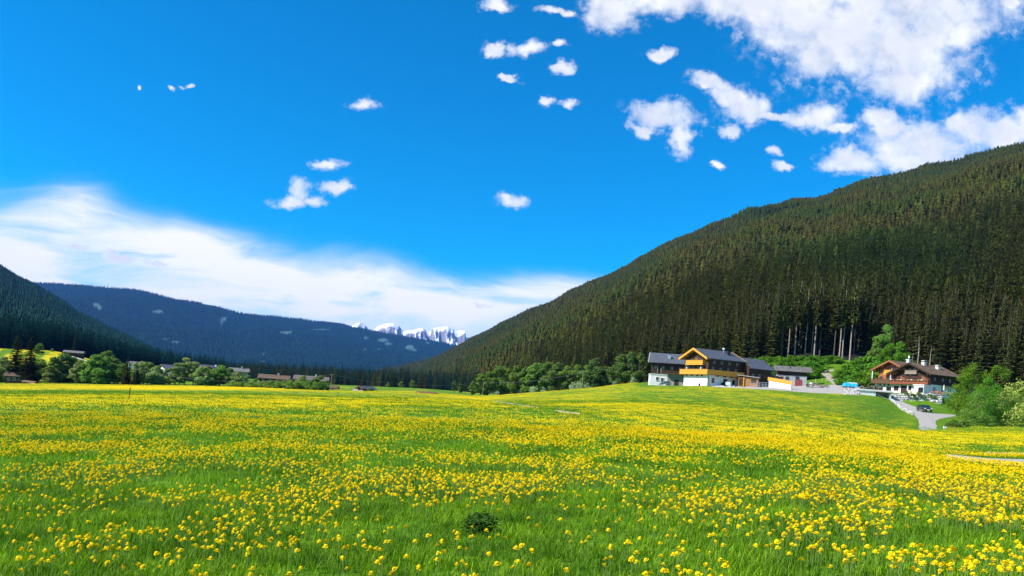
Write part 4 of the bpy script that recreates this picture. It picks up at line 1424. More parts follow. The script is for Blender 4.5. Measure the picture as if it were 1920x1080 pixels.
MB().tube([(-4.2, 8.3, 10.702), (-4.2, 8.3, 10.9), (-4.2, 8.3, 11.15), (-4.2, 8.3, 11.3)], [.2, .38, .34, .05], 9).build('vent_ball', white_paint, rf)
sky1 = MB()
# --- extension behind
O2 = O1 + Matrix.Rotation(RZ, 3, 'Z') @ Vector((2.4, L1 + .4, 0))
ex = house('farm_extension', O2, RZ, 'dark timber extension with slate roof joined to the back of the large farmhouse', 'barn')
gable_body(ex, -8.6, -.1, .02, 7.6, -.5, 5.9, 8.4, dark_wood)
gable_roof(ex, -8.6, -.1, 0, 7.6, 5.75, 8.75, (.9, .2, 1.0), roof_slate, dark_wood)
for y in (1.6, 3.9, 6.0):
    wall_win(ex, -.1, y, 3.6, .9, .9, '+x', frame=brown_wood)
MB().prism([(-.08, 1.9), (2.5, 1.1), (2.5, 1.25), (-.08, 2.1)], 3.2, 8.6).build('lean_to_roof', dark_wood, ex)
for y in (3.4, 5.9, 8.4):
    MB().box(2.2, 2.4, y - .1, y + .1, -.5, 1.08).build('post', brown_wood, ex)
# --- orange timber shed in front of the extension
O3 = P(1421, 723.5, 214)
sh = house('timber_shed', O3, rad(-22), 'low orange timber shed with pale flat roof tucked beside the farmhouse', 'shed')
MB().box(-5.2, 0, 0, 3.2, -.4, 2.1).build('wall', pmat('shed_wood', (.42, .20, .075), .8, scale=2, c2=(.32, .14, .05), stretch=(5, 5, .4)), sh)
MB().prism([(-5.6, 2.55), (.3, 2.12), (.3, 2.3), (-5.6, 2.73)], -.5, 3.5).build('roof', pmat('pale_roof', (.42, .40, .38), .8, scale=2, var=.2), sh)
wall_win(sh, -1.6, 0, .9, .5, .7, '-y', frame=dark_wood); wall_win(sh, -.9, 0, .9, .5, .7, '-y', frame=dark_wood)
MB().box(-3.9, -3.65, -.3, -.05, -.4, 2.1).build('post', orange_wood, sh)
door(sh, -4.5, 0, -.1, .8, 1.8, '-y', dark_wood)
# --- barn on the left
O4 = P(1287, 722, 236)
ba = house('barn', O4, rad(-13), 'dark timber barn with long slate roof, left of the large farmhouse', 'barn')
WB = 10.6
MB().box(-WB, 2.0, 0, 8, -1.0, 2.9).build('ground_floor', old_plaster, ba)
bw_ = MB(); bw_.prism([(0.0, 2.9), (8.0, 2.9), (8.0, 6.6), (4.0, 9.0), (0.0, 6.6)], 0, 1)
bw = MB(); bw.add([(-WB - .2 + y * (WB + 3), x - .05, z) for (x, y, z) in bw_.v], [tuple(reversed(f_)) for f_ in bw_.f]).build('wall', brown_wood if False else dark_wood, ba)
rb = MB()
for s_ in (0, 1):
    y0_, y1_ = (-1.3, 4.0) if s_ == 0 else (9.3, 4.0)
    rb.add([(-WB - 1.0, y0_, 6.05), (3.2, y0_, 6.05), (3.2, y1_, 9.1), (-WB - 1.0, y1_, 9.1), (-WB - 1.0, y0_, 6.28), (3.2, y0_, 6.28), (3.2, y1_, 9.33), (-WB - 1.0, y1_, 9.33)],
           [(0, 1, 2, 3), (7, 6, 5, 4), (0, 4, 5, 1), (1, 5, 6, 2), (2, 6, 7, 3), (3, 7, 4, 0)])
rbo = rb.build('roof', roof_slate, ba)
bdb = MB()
bdb.add([(-WB - 1.1, -1.32, 5.9), (-WB - 1.003, -1.32, 5.9), (-WB - 1.003, 4, 9.0), (-WB - 1.1, 4, 9.0), (-WB - 1.1, -1.32, 6.34), (-WB - 1.003, -1.32, 6.34), (-WB - 1.003, 4, 9.4), (-WB - 1.1, 4, 9.4)],
        [(0, 1, 2, 3), (7, 6, 5, 4), (0, 4, 5, 1), (1, 5, 6, 2), (2, 6, 7, 3), (3, 7, 4, 0)])
bdb.build('barge_board', white_paint, rbo)
st = MB()
for k in range(1, 7):
    f_ = k / 7
    st.box(-WB - 1.5, 3.1, -1.3 + 5.3 * f_ - .04, -1.3 + 5.3 * f_ + .04, 6.28 + 3.05 * f_ - .05, 6.28 + 3.05 * f_ + .04)
q_ = st.build('shingle_courses', roof_slate, rbo); q_['kind'] = 'stuff'
MB().box(-6.1, -5.2, .6, 1.5, 7.5, 8.6).build('roof_vent', metal, rbo)
door(ba, -3.0, 0, -.6, 1.0, 1.9, '-y', dark_wood)
wall_win(ba, -.6, 0, .9, .6, .7, '-y', frame=dark_wood)
MB().prism([(-6.6, 2.95), (.2, 2.95), (.2, 3.12), (-6.6, 3.12)], -1.4, -.02).build('canopy_shelf', brown_wood, ba)
MB().box(-8.9, -8.75, -.5, -.35, -.8, 5.9).build('post', weather_wood, ba)
for x in (-9.5, -7.2, -4.6, -2.2):
    wall_win(ba, x, -.05, 4.3, .8, .8, '-y', frame=brown_wood, bars=False, sill=False)
# --- white annex
O5 = P(1250, 719.5, 226)
an = house('annex', O5, rad(-4), 'small white flat-roofed annex with two dark windows, in front of the barn', 'outbuilding')
MB().box(-4.8, 0, 0, 4.2, -.8, 2.45).build('wall', plaster, an)
MB().box(-4.95, .15, -.15, 4.35, 2.452, 2.58).build('roof', white_paint, an)
wall_win(an, -2.75, 0, .75, .75, 1.0, '-y', frame=white_paint, bars=False); wall_win(an, -1.35, 0, .6, .8, .95, '-y', frame=white_paint, bars=False)
for x in (-3.9, -3.6):
    pass
mast = MB().tube([(0, 0, 0), (0, 0, 4.6)], .05, 6)
mast.bar((-.3, 0, 4.2), (.3, 0, 4.2), .05); mast.bar((-.2, 0, 3.9), (.2, 0, 3.9), .05)
mo = mast.build('antenna_mast', metal); mo.location = P(1237.5, 720.5, 225.0); tag(mo, 'thin pole standing against the white annex', 'pole')


# --- vehicles
def car(loc, rz, paint, label, name='parked_car', s=1.0, van=False):
    e = empty(name, loc, rz, label, 'van' if van else 'car')
    e.scale = (s, s, s)
    W_ = .86
    prof = [(-2.15, .35), (2.1, .35), (2.15, .62), (2.0, .86), (1.1, .98), (.45, 1.42), (-1.35, 1.47), (-1.95, 1.02), (-2.15, .9)]
    b_ = MB()
    n_ = len(prof)
    ring = []
    for yy_, ins in ((-W_, 0), (-W_ * .93, 0), (W_ * .93, 0), (W_, 0)):
        for (x, z) in prof:
            k_ = 1 - .10 * (z > 1.1) - (.04 if abs(yy_) == W_ else 0)
            ring.append((x * (1 - .02 * (abs(yy_) == W_)), yy_ * k_, z))
    fs = []
    for q in range(3):
        for k in range(n_):
            a_, c_ = q * n_ + k, q * n_ + (k + 1) % n_
            fs.append((a_, c_, c_ + n_, a_ + n_))
    fs.append(tuple(range(n_ - 1, -1, -1))); fs.append(tuple(range(3 * n_, 4 * n_)))
    b_.add(ring, fs)
    bo = b_.build('body', paint, e, bevel=.05)
    for p in bo.data.polygons: p.use_smooth = True
    for yy_ in (-W_ * .915, W_ * .915):
        sg = 1 if yy_ > 0 else -1
        MB().add([(.95, yy_, .99), (.42, yy_ * .965, 1.34), (-.3, yy_ * .965, 1.38), (-.3, yy_, 1.0), (.95, yy_ - sg * .02, .99), (.42, yy_ * .94, 1.34), (-.3, yy_ * .94, 1.38), (-.3, yy_ - sg * .02, 1.0)],
                 [(0, 1, 2, 3), (4, 7, 6, 5)]).build('side_window', glass, e).location.y = sg * .05
        MB().add([(-.38, yy_, 1.0), (-.38, yy_ * .965, 1.38), (-1.3, yy_ * .965, 1.38), (-1.75, yy_, 1.04)], [(0, 1, 2, 3)]).build('side_window', glass, e).location.y = sg * .05
    MB().add([(1.13, -.7, .99), (1.13, .7, .99), (.52, .6, 1.40), (.52, -.6, 1.40)], [(0, 1, 2, 3)]).build('windscreen', glass, e).location.x = .02
    MB().add([(-1.93, -.7, 1.06), (-1.43, -.6, 1.43), (-1.43, .6, 1.43), (-1.93, .7, 1.06)], [(0, 1, 2, 3)]).build('rear_window', glass, e).location.x = -.03
    for x in (-1.35, 1.35):
        for yy_ in (-.8, .8):
            wv = MB().tube([(x, yy_ - .1, .33), (x, yy_ + .1, .33)], .33, 14).build('wheel', black_stuff, e)
            MB().tube([(x, yy_ - .115, .33), (x, yy_ + .115, .33)], .19, 10).build('rim', metal, wv)
    lm = pmat('lamp_lens', (.75, .75, .72), .15, scale=3, var=.05); rm = pmat('tail_lens', (.45, .02, .02), .2, scale=3, var=.1)
    for yy_ in (-.62, .62):
        MB().box(2.06, 2.17, yy_ - .17, yy_ + .17, .62, .78).build('headlight', lm, e)
        MB().box(-2.18, -2.1, yy_ - .14, yy_ + .14, .72, .92).build('tail_light', rm, e)
    MB().box(2.15, 2.19, -.26, .26, .42, .53).build('number_plate', white_paint, e)
    MB().box(-2.2, -2.155, -.26, .26, .5, .61).build('number_plate', white_paint, e)
    return e


car_dark = pmat('car_paint_dark', (.022, .026, .034), .25, scale=3, var=.1, spec=.6, coat=.8)
car_grey = pmat('car_paint_grey', (.34, .36, .36), .3, scale=3, var=.1, spec=.6, coat=.8)
hp = hit(1735, 773)
car((hp.x, hp.y + .5, hp.z + .06), rad(262), car_dark, 'dark blue-black car standing on the gravel driveway below the boulder wall', s=1.05)
hp = P(1246, 722.3, 221)
car((hp.x, hp.y, hp.z), rad(198), car_grey, 'grey car parked before the white annex beside the barn', s=.8)

# --- grey hut with red door
O6 = P(1511.5, 725, 230)
hu = house('stone_hut', O6, rad(-14), 'grey plastered hut with old shingle roof, red door and two dark windows', 'hut')
WH = 8.3
MB().box(-WH, 0, 0, 4.6, -.8, 3.0).build('ground_floor', pmat('grey_plaster', (.42, .42, .43), .95, scale=.8, c2=(.32, .32, .33)), hu)
MB().box(-WH + .1, -.1, .1, 4.5, 3.0, 4.3).build('loft_wall', dark_wood, hu)
hr = MB()
for y0_, y1_, z0_, z1_ in ((-.9, 2.3, 4.1, 5.6), (5.5, 2.3, 4.1, 5.6)):
    hr.add([(-WH - .9, y0_, z0_), (1.3, y0_, z0_), (1.3, y1_, z1_), (-WH - .9, y1_, z1_), (-WH - .9, y0_, z0_ + .22), (1.3, y0_, z0_ + .22), (1.3, y1_, z1_ + .22), (-WH - .9, y1_, z1_ + .22)],
           [(0, 1, 2, 3), (7, 6, 5, 4), (0, 4, 5, 1), (1, 5, 6, 2), (2, 6, 7, 3), (3, 7, 4, 0)])
hro = hr.build('roof', roof_grey, hu)
st = MB()
for k in range(0, 9):
    f_ = k / 9
    for j in range(26):
        x0_ = -WH - .88 + j * (WH + 2.1) / 26
        st.box(x0_ + .01, x0_ + (WH + 2.1) / 26 - .02, -.9 + 3.2 * f_, -.9 + 3.2 * f_ + .3, 4.32 + 1.5 * f_, 4.32 + 1.5 * f_ + .1 + random.uniform(0, .05))
q_ = st.build('shingle_courses', roof_grey, hro); q_['kind'] = 'stuff'
MB().box(-4.8, -4.6, .6, .8, 4.7, 6.0).build('vent_pipe', black_stuff, hro)
door(hu, -2.2, 0, -.2, 1.7, 2.0, '-y', red_paint)
wall_win(hu, -5.4, 0, 1.9, .8, .6, '-y', frame=dark_wood); wall_win(hu, -2.6, 0, 2.15, .9, .55, '-y', frame=dark_wood)

# --- white ramp wall with orange boards, railing, log heap
pA, pB = P(1440.5, 728.5, 212), P(1482.5, 731.5, 207)
dv = (pB - pA); Lr = dv.length; ang = math.atan2(dv.y, dv.x)
rw = house('ramp_wall', pA, ang, 'white ramp wall topped by a sloping band of orange boards, left of the grey hut', 'wall')
MB().add([(0, 0, -1), (Lr, 0, -1), (Lr, .3, -1), (0, .3, -1), (0, 0, 2.1), (Lr, 0, 1.25), (Lr, .3, 1.25), (0, .3, 2.1)],
         [(3, 2, 1, 0), (4, 5, 6, 7), (0, 1, 5, 4), (1, 2, 6, 5), (2, 3, 7, 6), (3, 0, 4, 7)]).build('wall', plaster, rw)
for k in range(14):
    a_, b_ = k * (Lr + .6) / 14 - .3, (k + 1) * (Lr + .6) / 14 - .33
    za, zb = 2.12 - .85 * a_ / Lr, 2.12 - .85 * b_ / Lr
    q_ = MB().add([(a_, -.08, za), (b_, -.08, zb), (b_, -.02, zb), (a_, -.02, za), (a_, -.08, za + .95), (b_, -.08, zb + .95), (b_, -.02, zb + .95), (a_, -.02, za + .95)],
                  [(3, 2, 1, 0), (4, 5, 6, 7), (0, 1, 5, 4), (1, 2, 6, 5), (2, 3, 7, 6), (3, 0, 4, 7)]).build('plank', orange_wood, rw)
pA, pB = P(1407, 725.5, 211), P(1441, 729.5, 209)
ra = MB(); dv = pB - pA
rl_root = empty('railing', pA, math.atan2(dv.y, dv.x), 'pale metal railing beside the orange shed', 'railing')
Lr = math.hypot(dv.x, dv.y)
for z in (.5, .95, 1.4):
    MB().bar((0, 0, z), (Lr, 0, z), .06).build('rail', metal, rl_root)
for k in range(7):
    MB().bar((k * Lr / 6, 0, -.6), (k * Lr / 6, 0, 1.45), .08).build('post', metal, rl_root)
MB().box(-1.0, Lr, -.3, -.1, -.9, .0).build('kerb', white_paint, rl_root)
lg = empty('log_heap', P(1453, 711.5, 222), rad(-20), 'heap of pale and dark cut logs above the ramp wall', 'log heap')
r = random.Random(4)
logm = MB().tube([(-.9, 0, 0), (.9, 0, 0)], .17, 7).mesh('log', weather_wood); logd = MB().tube([(-.8, 0, 0), (.8, 0, 0)], .15, 7).mesh('log', dark_wood)
for k in range(26):
    row_ = int(k / 8)
    o = link('log', logm if k % 3 else logd, lg)
    o.location = (r.uniform(-1.7, 1.7), r.uniform(-.8, .8), .2 + row_ * .36); o.rotation_euler = (0, r.uniform(-.15, .15), r.uniform(-.6, .6))
MB().box(-2.4, 2.4, -1, 1, -2, .12).build('base', old_plaster, lg)
# pale slabs and rubble before the farmhouse
rb_ = empty('slab_heap', P(1368, 725, 208), rad(-30), 'heap of pale stone slabs in front of the farmhouse side wall', 'stone heap')
slabm = [MB().box(-.55 * a_, .55 * a_, -.3, .3, -.09, .09).mesh('slab', stone) for a_ in (.8, 1.0, 1.3)]
palem = [MB().box(-.55 * a_, .55 * a_, -.3, .3, -.09, .09).mesh('slab', white_paint) for a_ in (.8, 1.0, 1.3)]
for k in range(46):
    o = link('slab', (slabm if k % 2 else palem)[k % 3], rb_)
    o.location = (-3.2 + 6.8 * (k % 16) / 15 + r.uniform(-.2, .2), r.uniform(-.4, .4), -.55 + .28 * (k // 16) + r.uniform(-.1, .1)); o.rotation_euler = (r.uniform(-.2, .2), r.uniform(-.3, .3), r.uniform(-.6, .6))
tb = empty('covered_trough', P(1366, 722, 211.5), rad(-50), 'light blue covered box standing against the farmhouse side wall', 'box')
MB().box(-.7, .7, -.35, .35, 0, .7).build('box_body', pmat('pale_blue', (.45, .62, .75), .6, scale=3, var=.1), tb)
MB().box(-.75, .75, -.4, .4, .702, .78).build('lid', white_paint, tb)

# --- rail fence, trough and posts right of the hut
rf_ = empty('rail_fence', P(1516, 722, 226), rad(-8), 'weathered wooden rail fence sloping down between hut and track', 'fence')
for k in range(7):
    MB().bar((k * 1.25, 0, -1.2 - .12 * k), (k * 1.25 + .05, 0, 1.1 - .22 * k), .13).build('post', weather_wood, rf_)
for z in (.55, .95):
    MB().bar((0, -.08, z), (7.6, -.08, z - 1.3), .1, .14).build('rail', weather_wood, rf_)
for i, (px, row, Y) in enumerate(((1521, 704, 236), (1529, 703, 238), (1541, 706, 238), (1549, 710, 236))):
    o = MB().tube([(0, 0, -.6), (.04, 0, 1.2)], .08, 6).build('fence_post', pmat('post_pale', (.55, .48, .34), .9, scale=3, var=.2)); o.location = (lambda q: Vector((q.x, q.y, q.z)))(on(px, Y))
    tag(o, ['pale wooden post by the hut corner', 'second pale post above the rail fence', 'pale post between the rail fence and the track', 'pale post at the inner edge of the track bend'][i], 'post', 'posts by the rail fence')
wd_ = empty('woodpile', P(1532, 727.5, 219), rad(-10), 'untidy pile of sticks and small logs below the rail fence', 'woodpile')
for k in range(30):
    o = link('log', logm if k % 2 else logd, wd_)
    o.scale = (.6, .6, .6)
    o.location = (r.uniform(-2.8, 2.8), r.uniform(-.6, .6), .1 + r.random() * .8); o.rotation_euler = (0, r.uniform(-.5, .5), r.uniform(-1.5, 1.5))
wt = empty('water_tank', P(1520, 726, 220), 0, 'small white tank beside the woodpile right of the hut', 'tank')
MB().tube([(0, 0, 0), (0, 0, .15), (0, 0, 1.0), (0, 0, 1.2)], [.45, .5, .5, .3], 12).build('tank_body', white_paint, wt)
MB().tube([(0, 0, 1.203), (0, 0, 1.35)], .14, 8).build('cap', white_paint, wt)

# --- blue tarpaulin over a stack
tp = empty('covered_stack', P(1594, 724, 213), rad(-12), 'low stack under a bright blue tarpaulin beside the yard', 'covered stack')
MB().box(-1.8, 1.8, -.8, .8, -.5, .45).build('stack', weather_wood, tp)
tv, tf = [], []
nx_, ny_ = 22, 12
for i in range(nx_):
    for j in range(ny_):
        x, y = -2.0 + 4.0 * i / (nx_ - 1), -1.0 + 2.0 * j / (ny_ - 1)
        ed = max(abs(x) / 2.0, abs(y) / 1.0)
        z = .62 + .35 * math.exp(-((x + .6) ** 2) / .7) * (1 - abs(y)) + .08 * math.sin(x * 7 + y * 3) - (max(0, ed - .86) * 5.5)
        tv.append((x, y, z))
tpm = npmesh('tarpaulin', np.array(tv), gridfaces(nx_, ny_), blue_tarp, smooth=True)
link('tarpaulin', tpm, tp)
MB().box(-.7, 1.7, -.2, .5, .75, 1.02).build('board', white_paint, tp)

# --- chalets on the right
RZ2 = rad(-66)
O7 = P(1742.5, 739.0, 205.0)
c1 = house('chalet', O7, RZ2, 'dark brown chalet with broad gable, white ground floor and two white chimneys, in front', 'chalet')
WC, LC = 11.2, 10.0
MB().box(-WC, 0, 0, LC, -1.0, 2.55).build('ground_floor', plaster, c1)
gable_body(c1, -WC + .02, -.02, .02, LC - .02, 2.55, 5.0, 7.55, pmat('chalet_wood', (.055, .026, .016), .75, scale=2, c2=(.035, .017, .010), stretch=(5, 5, .5)), rx=-WC / 2)
rc = gable_roof(c1, -WC, 0, 0, LC, 4.95, 7.95, (1.25, 1.6, .8), roof_brown, dark_wood)
purlins(c1, -WC, 0, 0, 1.4, 5.1, 7.8, brown_wood, 5)
# attic board and window
q_ = MB().box(-WC / 2 - 1.9, -WC / 2 + 1.7, -.5, -.003, 5.15, 5.95).build('attic_balcony', weather_wood, c1)
MB().box(-WC / 2 - 2.1, -WC / 2 + 1.9, -.6, -.02, 6.05, 6.2).build('rail', weather_wood, q_)
for x in (-WC / 2 - .8, -WC / 2 + .7): wall_win(c1, x, 0, 6.25, .7, .5, '-y', frame=brown_wood, bars=False)
MB().box(-WC - .2, .2, -1.25, 0, 2.38, 2.548).build('balcony_floor', brown_wood, c1)
bl = balcony(c1, [(-WC - .2, -1.25), (.25, -1.25), (.25, 0)], 2.6, 1.0, 1.1, red_wood)
for k in range(11):
    x = -WC + .4 + k * 1.05
    bx_ = MB().box(x - .35, x + .35, -1.52, -1.33, 3.3, 3.48).build('flower_box', brown_wood, c1)
    fm = [white_paint, red_wood, yellow_flowers][k % 3]
    f_ = MB()
    for _ in range(14):
        a_, b_, cc_ = x + random.uniform(-.33, .33), -1.43 + random.uniform(-.08, .08), 3.5 + random.uniform(0, .16)
        f_.box(a_ - .05, a_ + .05, b_ - .05, b_ + .05, cc_ - .04, cc_ + .05)
    f_.build('flowers', fm, bx_)
for x in (-9.6, -7.4, -5.2, -2.6): wall_win(c1, x, 0, 3.25, .9, 1.15, '-y', frame=red_wood)
for x in (-8.4, -5.9): wall_win(c1, x, 0, 4.75, .7, .6, '-y', frame=brown_wood, bars=False)
for s_ in (-1, 1):
    x = -1.7 if s_ > 0 else -WC + 3.0
    MB().add([(x, -1.3, 3.6), (x + 2.1, -1.3, 3.6), (x + .2, -1.3, 4.7), (x, -1.2, 3.6), (x + 2.1, -1.2, 3.6), (x + .2, -1.2, 4.7)], [(0, 1, 2), (5, 4, 3), (0, 3, 4, 1), (1, 4, 5, 2), (2, 5, 3, 0)]).build('parasol_cloth' if False else 'awning', red_wood, c1)
# ground floor openings
door(c1, -7.6, 0, -.2, 2.0, 2.2, '-y', dark_wood)
wall_win(c1, -10.2, 0, .8, 1.3, 1.1, '-y', frame=red_wood)
MB().box(-3.0, -2.6 + 2.6, -2.2, -.003, -1.0, 2.1).build('porch', plaster, c1)
MB().box(-3.2, .2, -2.4, .1, 2.102, 2.3).build('porch_roof', white_paint, c1)
wall_win(c1, -.85, -2.2, .35, 1.3, 1.2, '-y', frame=dark_wood)
for x in (-5.9, -4.5): wall_win(c1, x, 0, 1.0, .7, .9, '-y', frame=brown_wood)
for x in (-11.0, -9.1): MB().tube([(x, -.06, -.5), (x, -.06, 2.4)], .05, 6).build('downpipe', white_paint, c1)
for y in (1.6, 4.6, 7.4):
    wall_win(c1, 0, y, .8, .9, 1.1, '+x', frame=white_paint); wall_win(c1, 0, y, 3.5, .8, 1.0, '+x', frame=dark_wood)
MB().prism([(.003, 2.55), (1.5, 2.35), (1.5, 2.48), (.003, 2.7)], 4.0, 9.8).build('side_roof', roof_grey, c1)
for k, (x, y, z) in enumerate(((-WC / 2 + .6, 3.4, 7.0), (-3.1, 6.4, 6.0))):
    ch = MB().box(x - .42, x + .42, y - .42, y + .42, z, z + 1.7).build('chimney', plaster, rc)
    MB().box(x - .3, x + .3, y - .3, y + .3, z + 1.702, z + 1.95).build('flue', black_stuff, ch)
    MB().box(x - .5, x + .5, y - .5, y + .5, z + 1.952, z + 2.1).build('cap', white_paint, ch)
O8 = O7 + Matrix.Rotation(RZ2, 3, 'Z') @ Vector((-WC - .02, 1.2, 0))
c2 = house('chalet', O8, RZ2, 'orange-brown chalet with yellow upper balcony, joined behind the left of the dark brown one', 'chalet')
W8, L8 = 6.2, 9.5
MB().box(-W8, 0, -1.2, L8, -1.0, 2.6).build('ground_floor', pmat('warm_plaster', (.74, .66, .55), .9, scale=1, var=.08), c2)
warm = pmat('warm_wood', (.36, .13, .045), .6, scale=2, c2=(.27, .09, .032), stretch=(5, 5, .4))
gable_body(c2, -W8 + .02, 3.0, .02, L8, 2.6, 6.3, 8.35, warm, rx=-1.6)
rc2 = gable_roof(c2, -W8, 3.0, 0, L8, 6.15, 8.7, (1.2, 1.6, .4), roof_brown, warm, rx=-1.6)
purlins(c2, -W8, 3.0, 0, 1.4, 6.3, 8.5, warm, 5, rx=-1.6)
MB().box(-W8 - .2, 0.0, -2.4, -1.2, 2.45, 2.598).build('balcony_floor', brown_wood, c2)
balcony(c2, [(-W8 - .25, 0), (-W8 - .25, -2.4), (-.05, -2.4)], 2.65, 1.05, 1.1, brown_wood)
MB().box(-3.6, .6, -1.0, 0, 5.0, 5.15).build('balcony_floor', orange_wood, c2)
balcony(c2, [(-3.6, 0), (-3.6, -1.0), (.6, -1.0), (.6, 0)], 5.2, 1.1, 1.0, orange_wood)
wall_win(c2, -1.2, 0, 5.9, .8, 1.3, '-y', frame=dark_wood); wall_win(c2, -2.6, 0, 6.1, .6, .9, '-y', frame=dark_wood, bars=False)
for x in (-5.2, -3.0, -1.0): wall_win(c2, x, 0, 3.2, .9, 1.3, '-y', frame=red_wood)
for x in (-W8 - .1, -.25): MB().box(x - .1, x + .1, -2.3, -2.1, 3.7, 5.9).build('post', white_paint, c2)
for x in (-5.5, -4.0): wall_win(c2, x, -1.2, .5, 1.2, 1.0, '-y', frame=red_wood)
for x in (-4.3, -2.9, -1.5): wall_win(c2, x, -1.2, 1.9, .4, .35, '-y', frame=red_wood, bars=False, sill=False)
wall_win(c2, -1.4, -1.2, .6, 1.4, .95, '-y', frame=dark_wood)
MB().box(-W8, 0.0, -1.32, -1.202, -.8, .35).build('plinth', pmat('ochre_plaster', (.68, .46, .20), .9, scale=1, var=.1), c2)
ch = MB().box(-1.6, -.8, 5.0, 5.8, 7.4, 9.6).build('chimney', plaster, rc2)
MB().box(-1.8, -.6, 4.8, 6.0, 9.602, 9.75).build('cap', white_paint, ch)
MB().tube([(-1.2, 5.4, 9.752), (-1.2, 5.4, 10.2), (-1.2, 5.4, 10.7)], [.12, .22, .05], 8).build('vent', metal, ch)
MB().box(-W8 - 2.2, -W8 - .003, -.9, 2.0, -.8, 1.9).build('side_room', weather_wood, c2)
# terrace things
def parasol(px, row, Y, lab, mat):
    e = empty('parasol', P(px, row, Y), px, lab, 'parasol', 'folded parasols on the chalet terrace')
    MB().tube([(0, 0, 0), (0, 0, 2.3)], .035, 6).build('pole', metal, e)
    MB().tube([(0, 0, .9), (0, 0, 1.3), (0, 0, 1.9), (0, 0, 2.28)], [.20, .16, .12, .03], 8).build('canopy', mat, e)
    MB().tube([(0, 0, -.3), (0, 0, .08)], .28, 10).build('base', concrete, e)


parasol(1701, 739, 200.5, 'folded white parasol before the terrace door', white_paint)
parasol(1769, 738, 203, 'folded white parasol at the dark end of the terrace', white_paint)


def bench_table(px, row, Y, rz, lab, mat):
    e = empty('picnic_table', P(px, row, Y), rz, lab, 'table', 'orange tables on the chalet terrace')
    MB().box(-1.0, 1.0, -.4, .4, .7, .77).build('table_top', mat, e)
    for sx in (-.8, .8):
        for sy in (-.3, .3):
            MB().bar((sx, sy * 1.2, -.3), (sx, sy, .7), .08).build('leg', weather_wood, e)
    for sy in (-.85, .85):
        MB().box(-1.0, 1.0, sy - .14, sy + .14, .42, .48).build('seat', mat, e)
        for sx in (-.8, .8): MB().bar((sx, sy, -.3), (sx, sy, .42), .07).build('leg', weather_wood, e)


bench_table(1714, 739, 201, rad(-40), 'orange table with benches before the white chalet wall', orange_cloth)
bench_table(1753, 739.5, 202.5, rad(-40), 'orange table at the shaded right corner of the chalet', orange_cloth)
bench_table(1762, 740.5, 201.5, rad(-20), 'second orange table further right at the end of the terrace', orange_cloth)
for i, (px, row, Y) in enumerate(((1773, 742, 200), (1780, 743, 200), (1786, 744, 201))):
    o = link('flowering_shrub', BUSH['blossom'][i % 2][1]); o.location = P(px, row, Y); o.scale = (.42, .42, .38); tag(o, ['cream flowering shrub at the right end of the boulder wall', 'middle cream flowering shrub past the boulder wall', 'last cream flowering shrub under the big green trees'][i], 'bush', 'cream shrubs beside the terrace')

# --- sunken garage
O9 = P(1671, 746.5, 198.5)
ga = house('garage', O9, rad(-6), 'low pale concrete garage set into the bank with a dark open front', 'garage')
WG = 8.4
MB().box(-WG, -4.1, 0, .4, -2.0, 1.35).build('wall', plaster, ga)
MB().box(-WG, 0, 2.9, 3.2, -2.0, 1.35).build('back_wall', concrete, ga)
MB().box(-.35, 0, 0, 2.9, -2.0, 1.35).build('side_wall', concrete, ga)
MB().box(-WG - .2, .2, -.25, 3.4, 1.353, 1.62).build('roof_slab', concrete, ga)
MB().box(-WG, .1, -.12, .02, 1.623, 1.8).build('parapet', white_paint, ga)
MB().box(-4.1, -3.8, .02, .35, -2.0, 1.35).build('pillar', white_paint, ga)
MB().bar((-3.7, .2, .75), (-.4, .2, -.35), .12).build('handrail', metal, ga)
MB().bar((-3.7, .3, .25), (-.4, .3, -.85), .12).build('handrail', metal, ga)
MB().box(-3.8, -.35, 2.2, 2.6, -2.0, .6).build('gate', black_stuff, ga)  # black block painting the shade inside the open garage front
lw = MB()
lw.add([(-WG - .1, -.5, -2.5), (.2, -.5, -2.8), (.2, -.1, -2.8), (-WG - .1, -.1, -2.5), (-WG - .1, -.5, .25), (.2, -.5, -1.1), (.2, -.1, -1.1), (-WG - .1, -.1, .25)],
       [(3, 2, 1, 0), (4, 5, 6, 7), (0, 1, 5, 4), (1, 2, 6, 5), (2, 3, 7, 6), (3, 0, 4, 7)])
lw.build('retaining_wall', concrete, ga)

# --- stones: boulder wall, drive edging, rubble bank
def rock_mesh(seed, sx=1, sy=1, sz=1):
    r_ = random.Random(seed)
    b_ = bmesh_ico(1)
    v = [(x * sx * (1 + r_.uniform(-.22, .22)), y * sy * (1 + r_.uniform(-.2, .2)), z * sz * (1 + r_.uniform(-.22, .22))) for x, y, z in b_[0]]
    me = bpy.data.meshes.new('stone'); me.from_pydata(v, [], b_[1]); me.materials.append(stone); me.update()
    return me


def bmesh_ico(sub):
    import bmesh
    bm = bmesh.new(); bmesh.ops.create_icosphere(bm, subdivisions=sub, radius=1.0)
    vs = [tuple(v.co) for v in bm.verts]; fs = [tuple(v.index for v in f.verts) for f in bm.faces]
    bm.free()
    return vs, fs


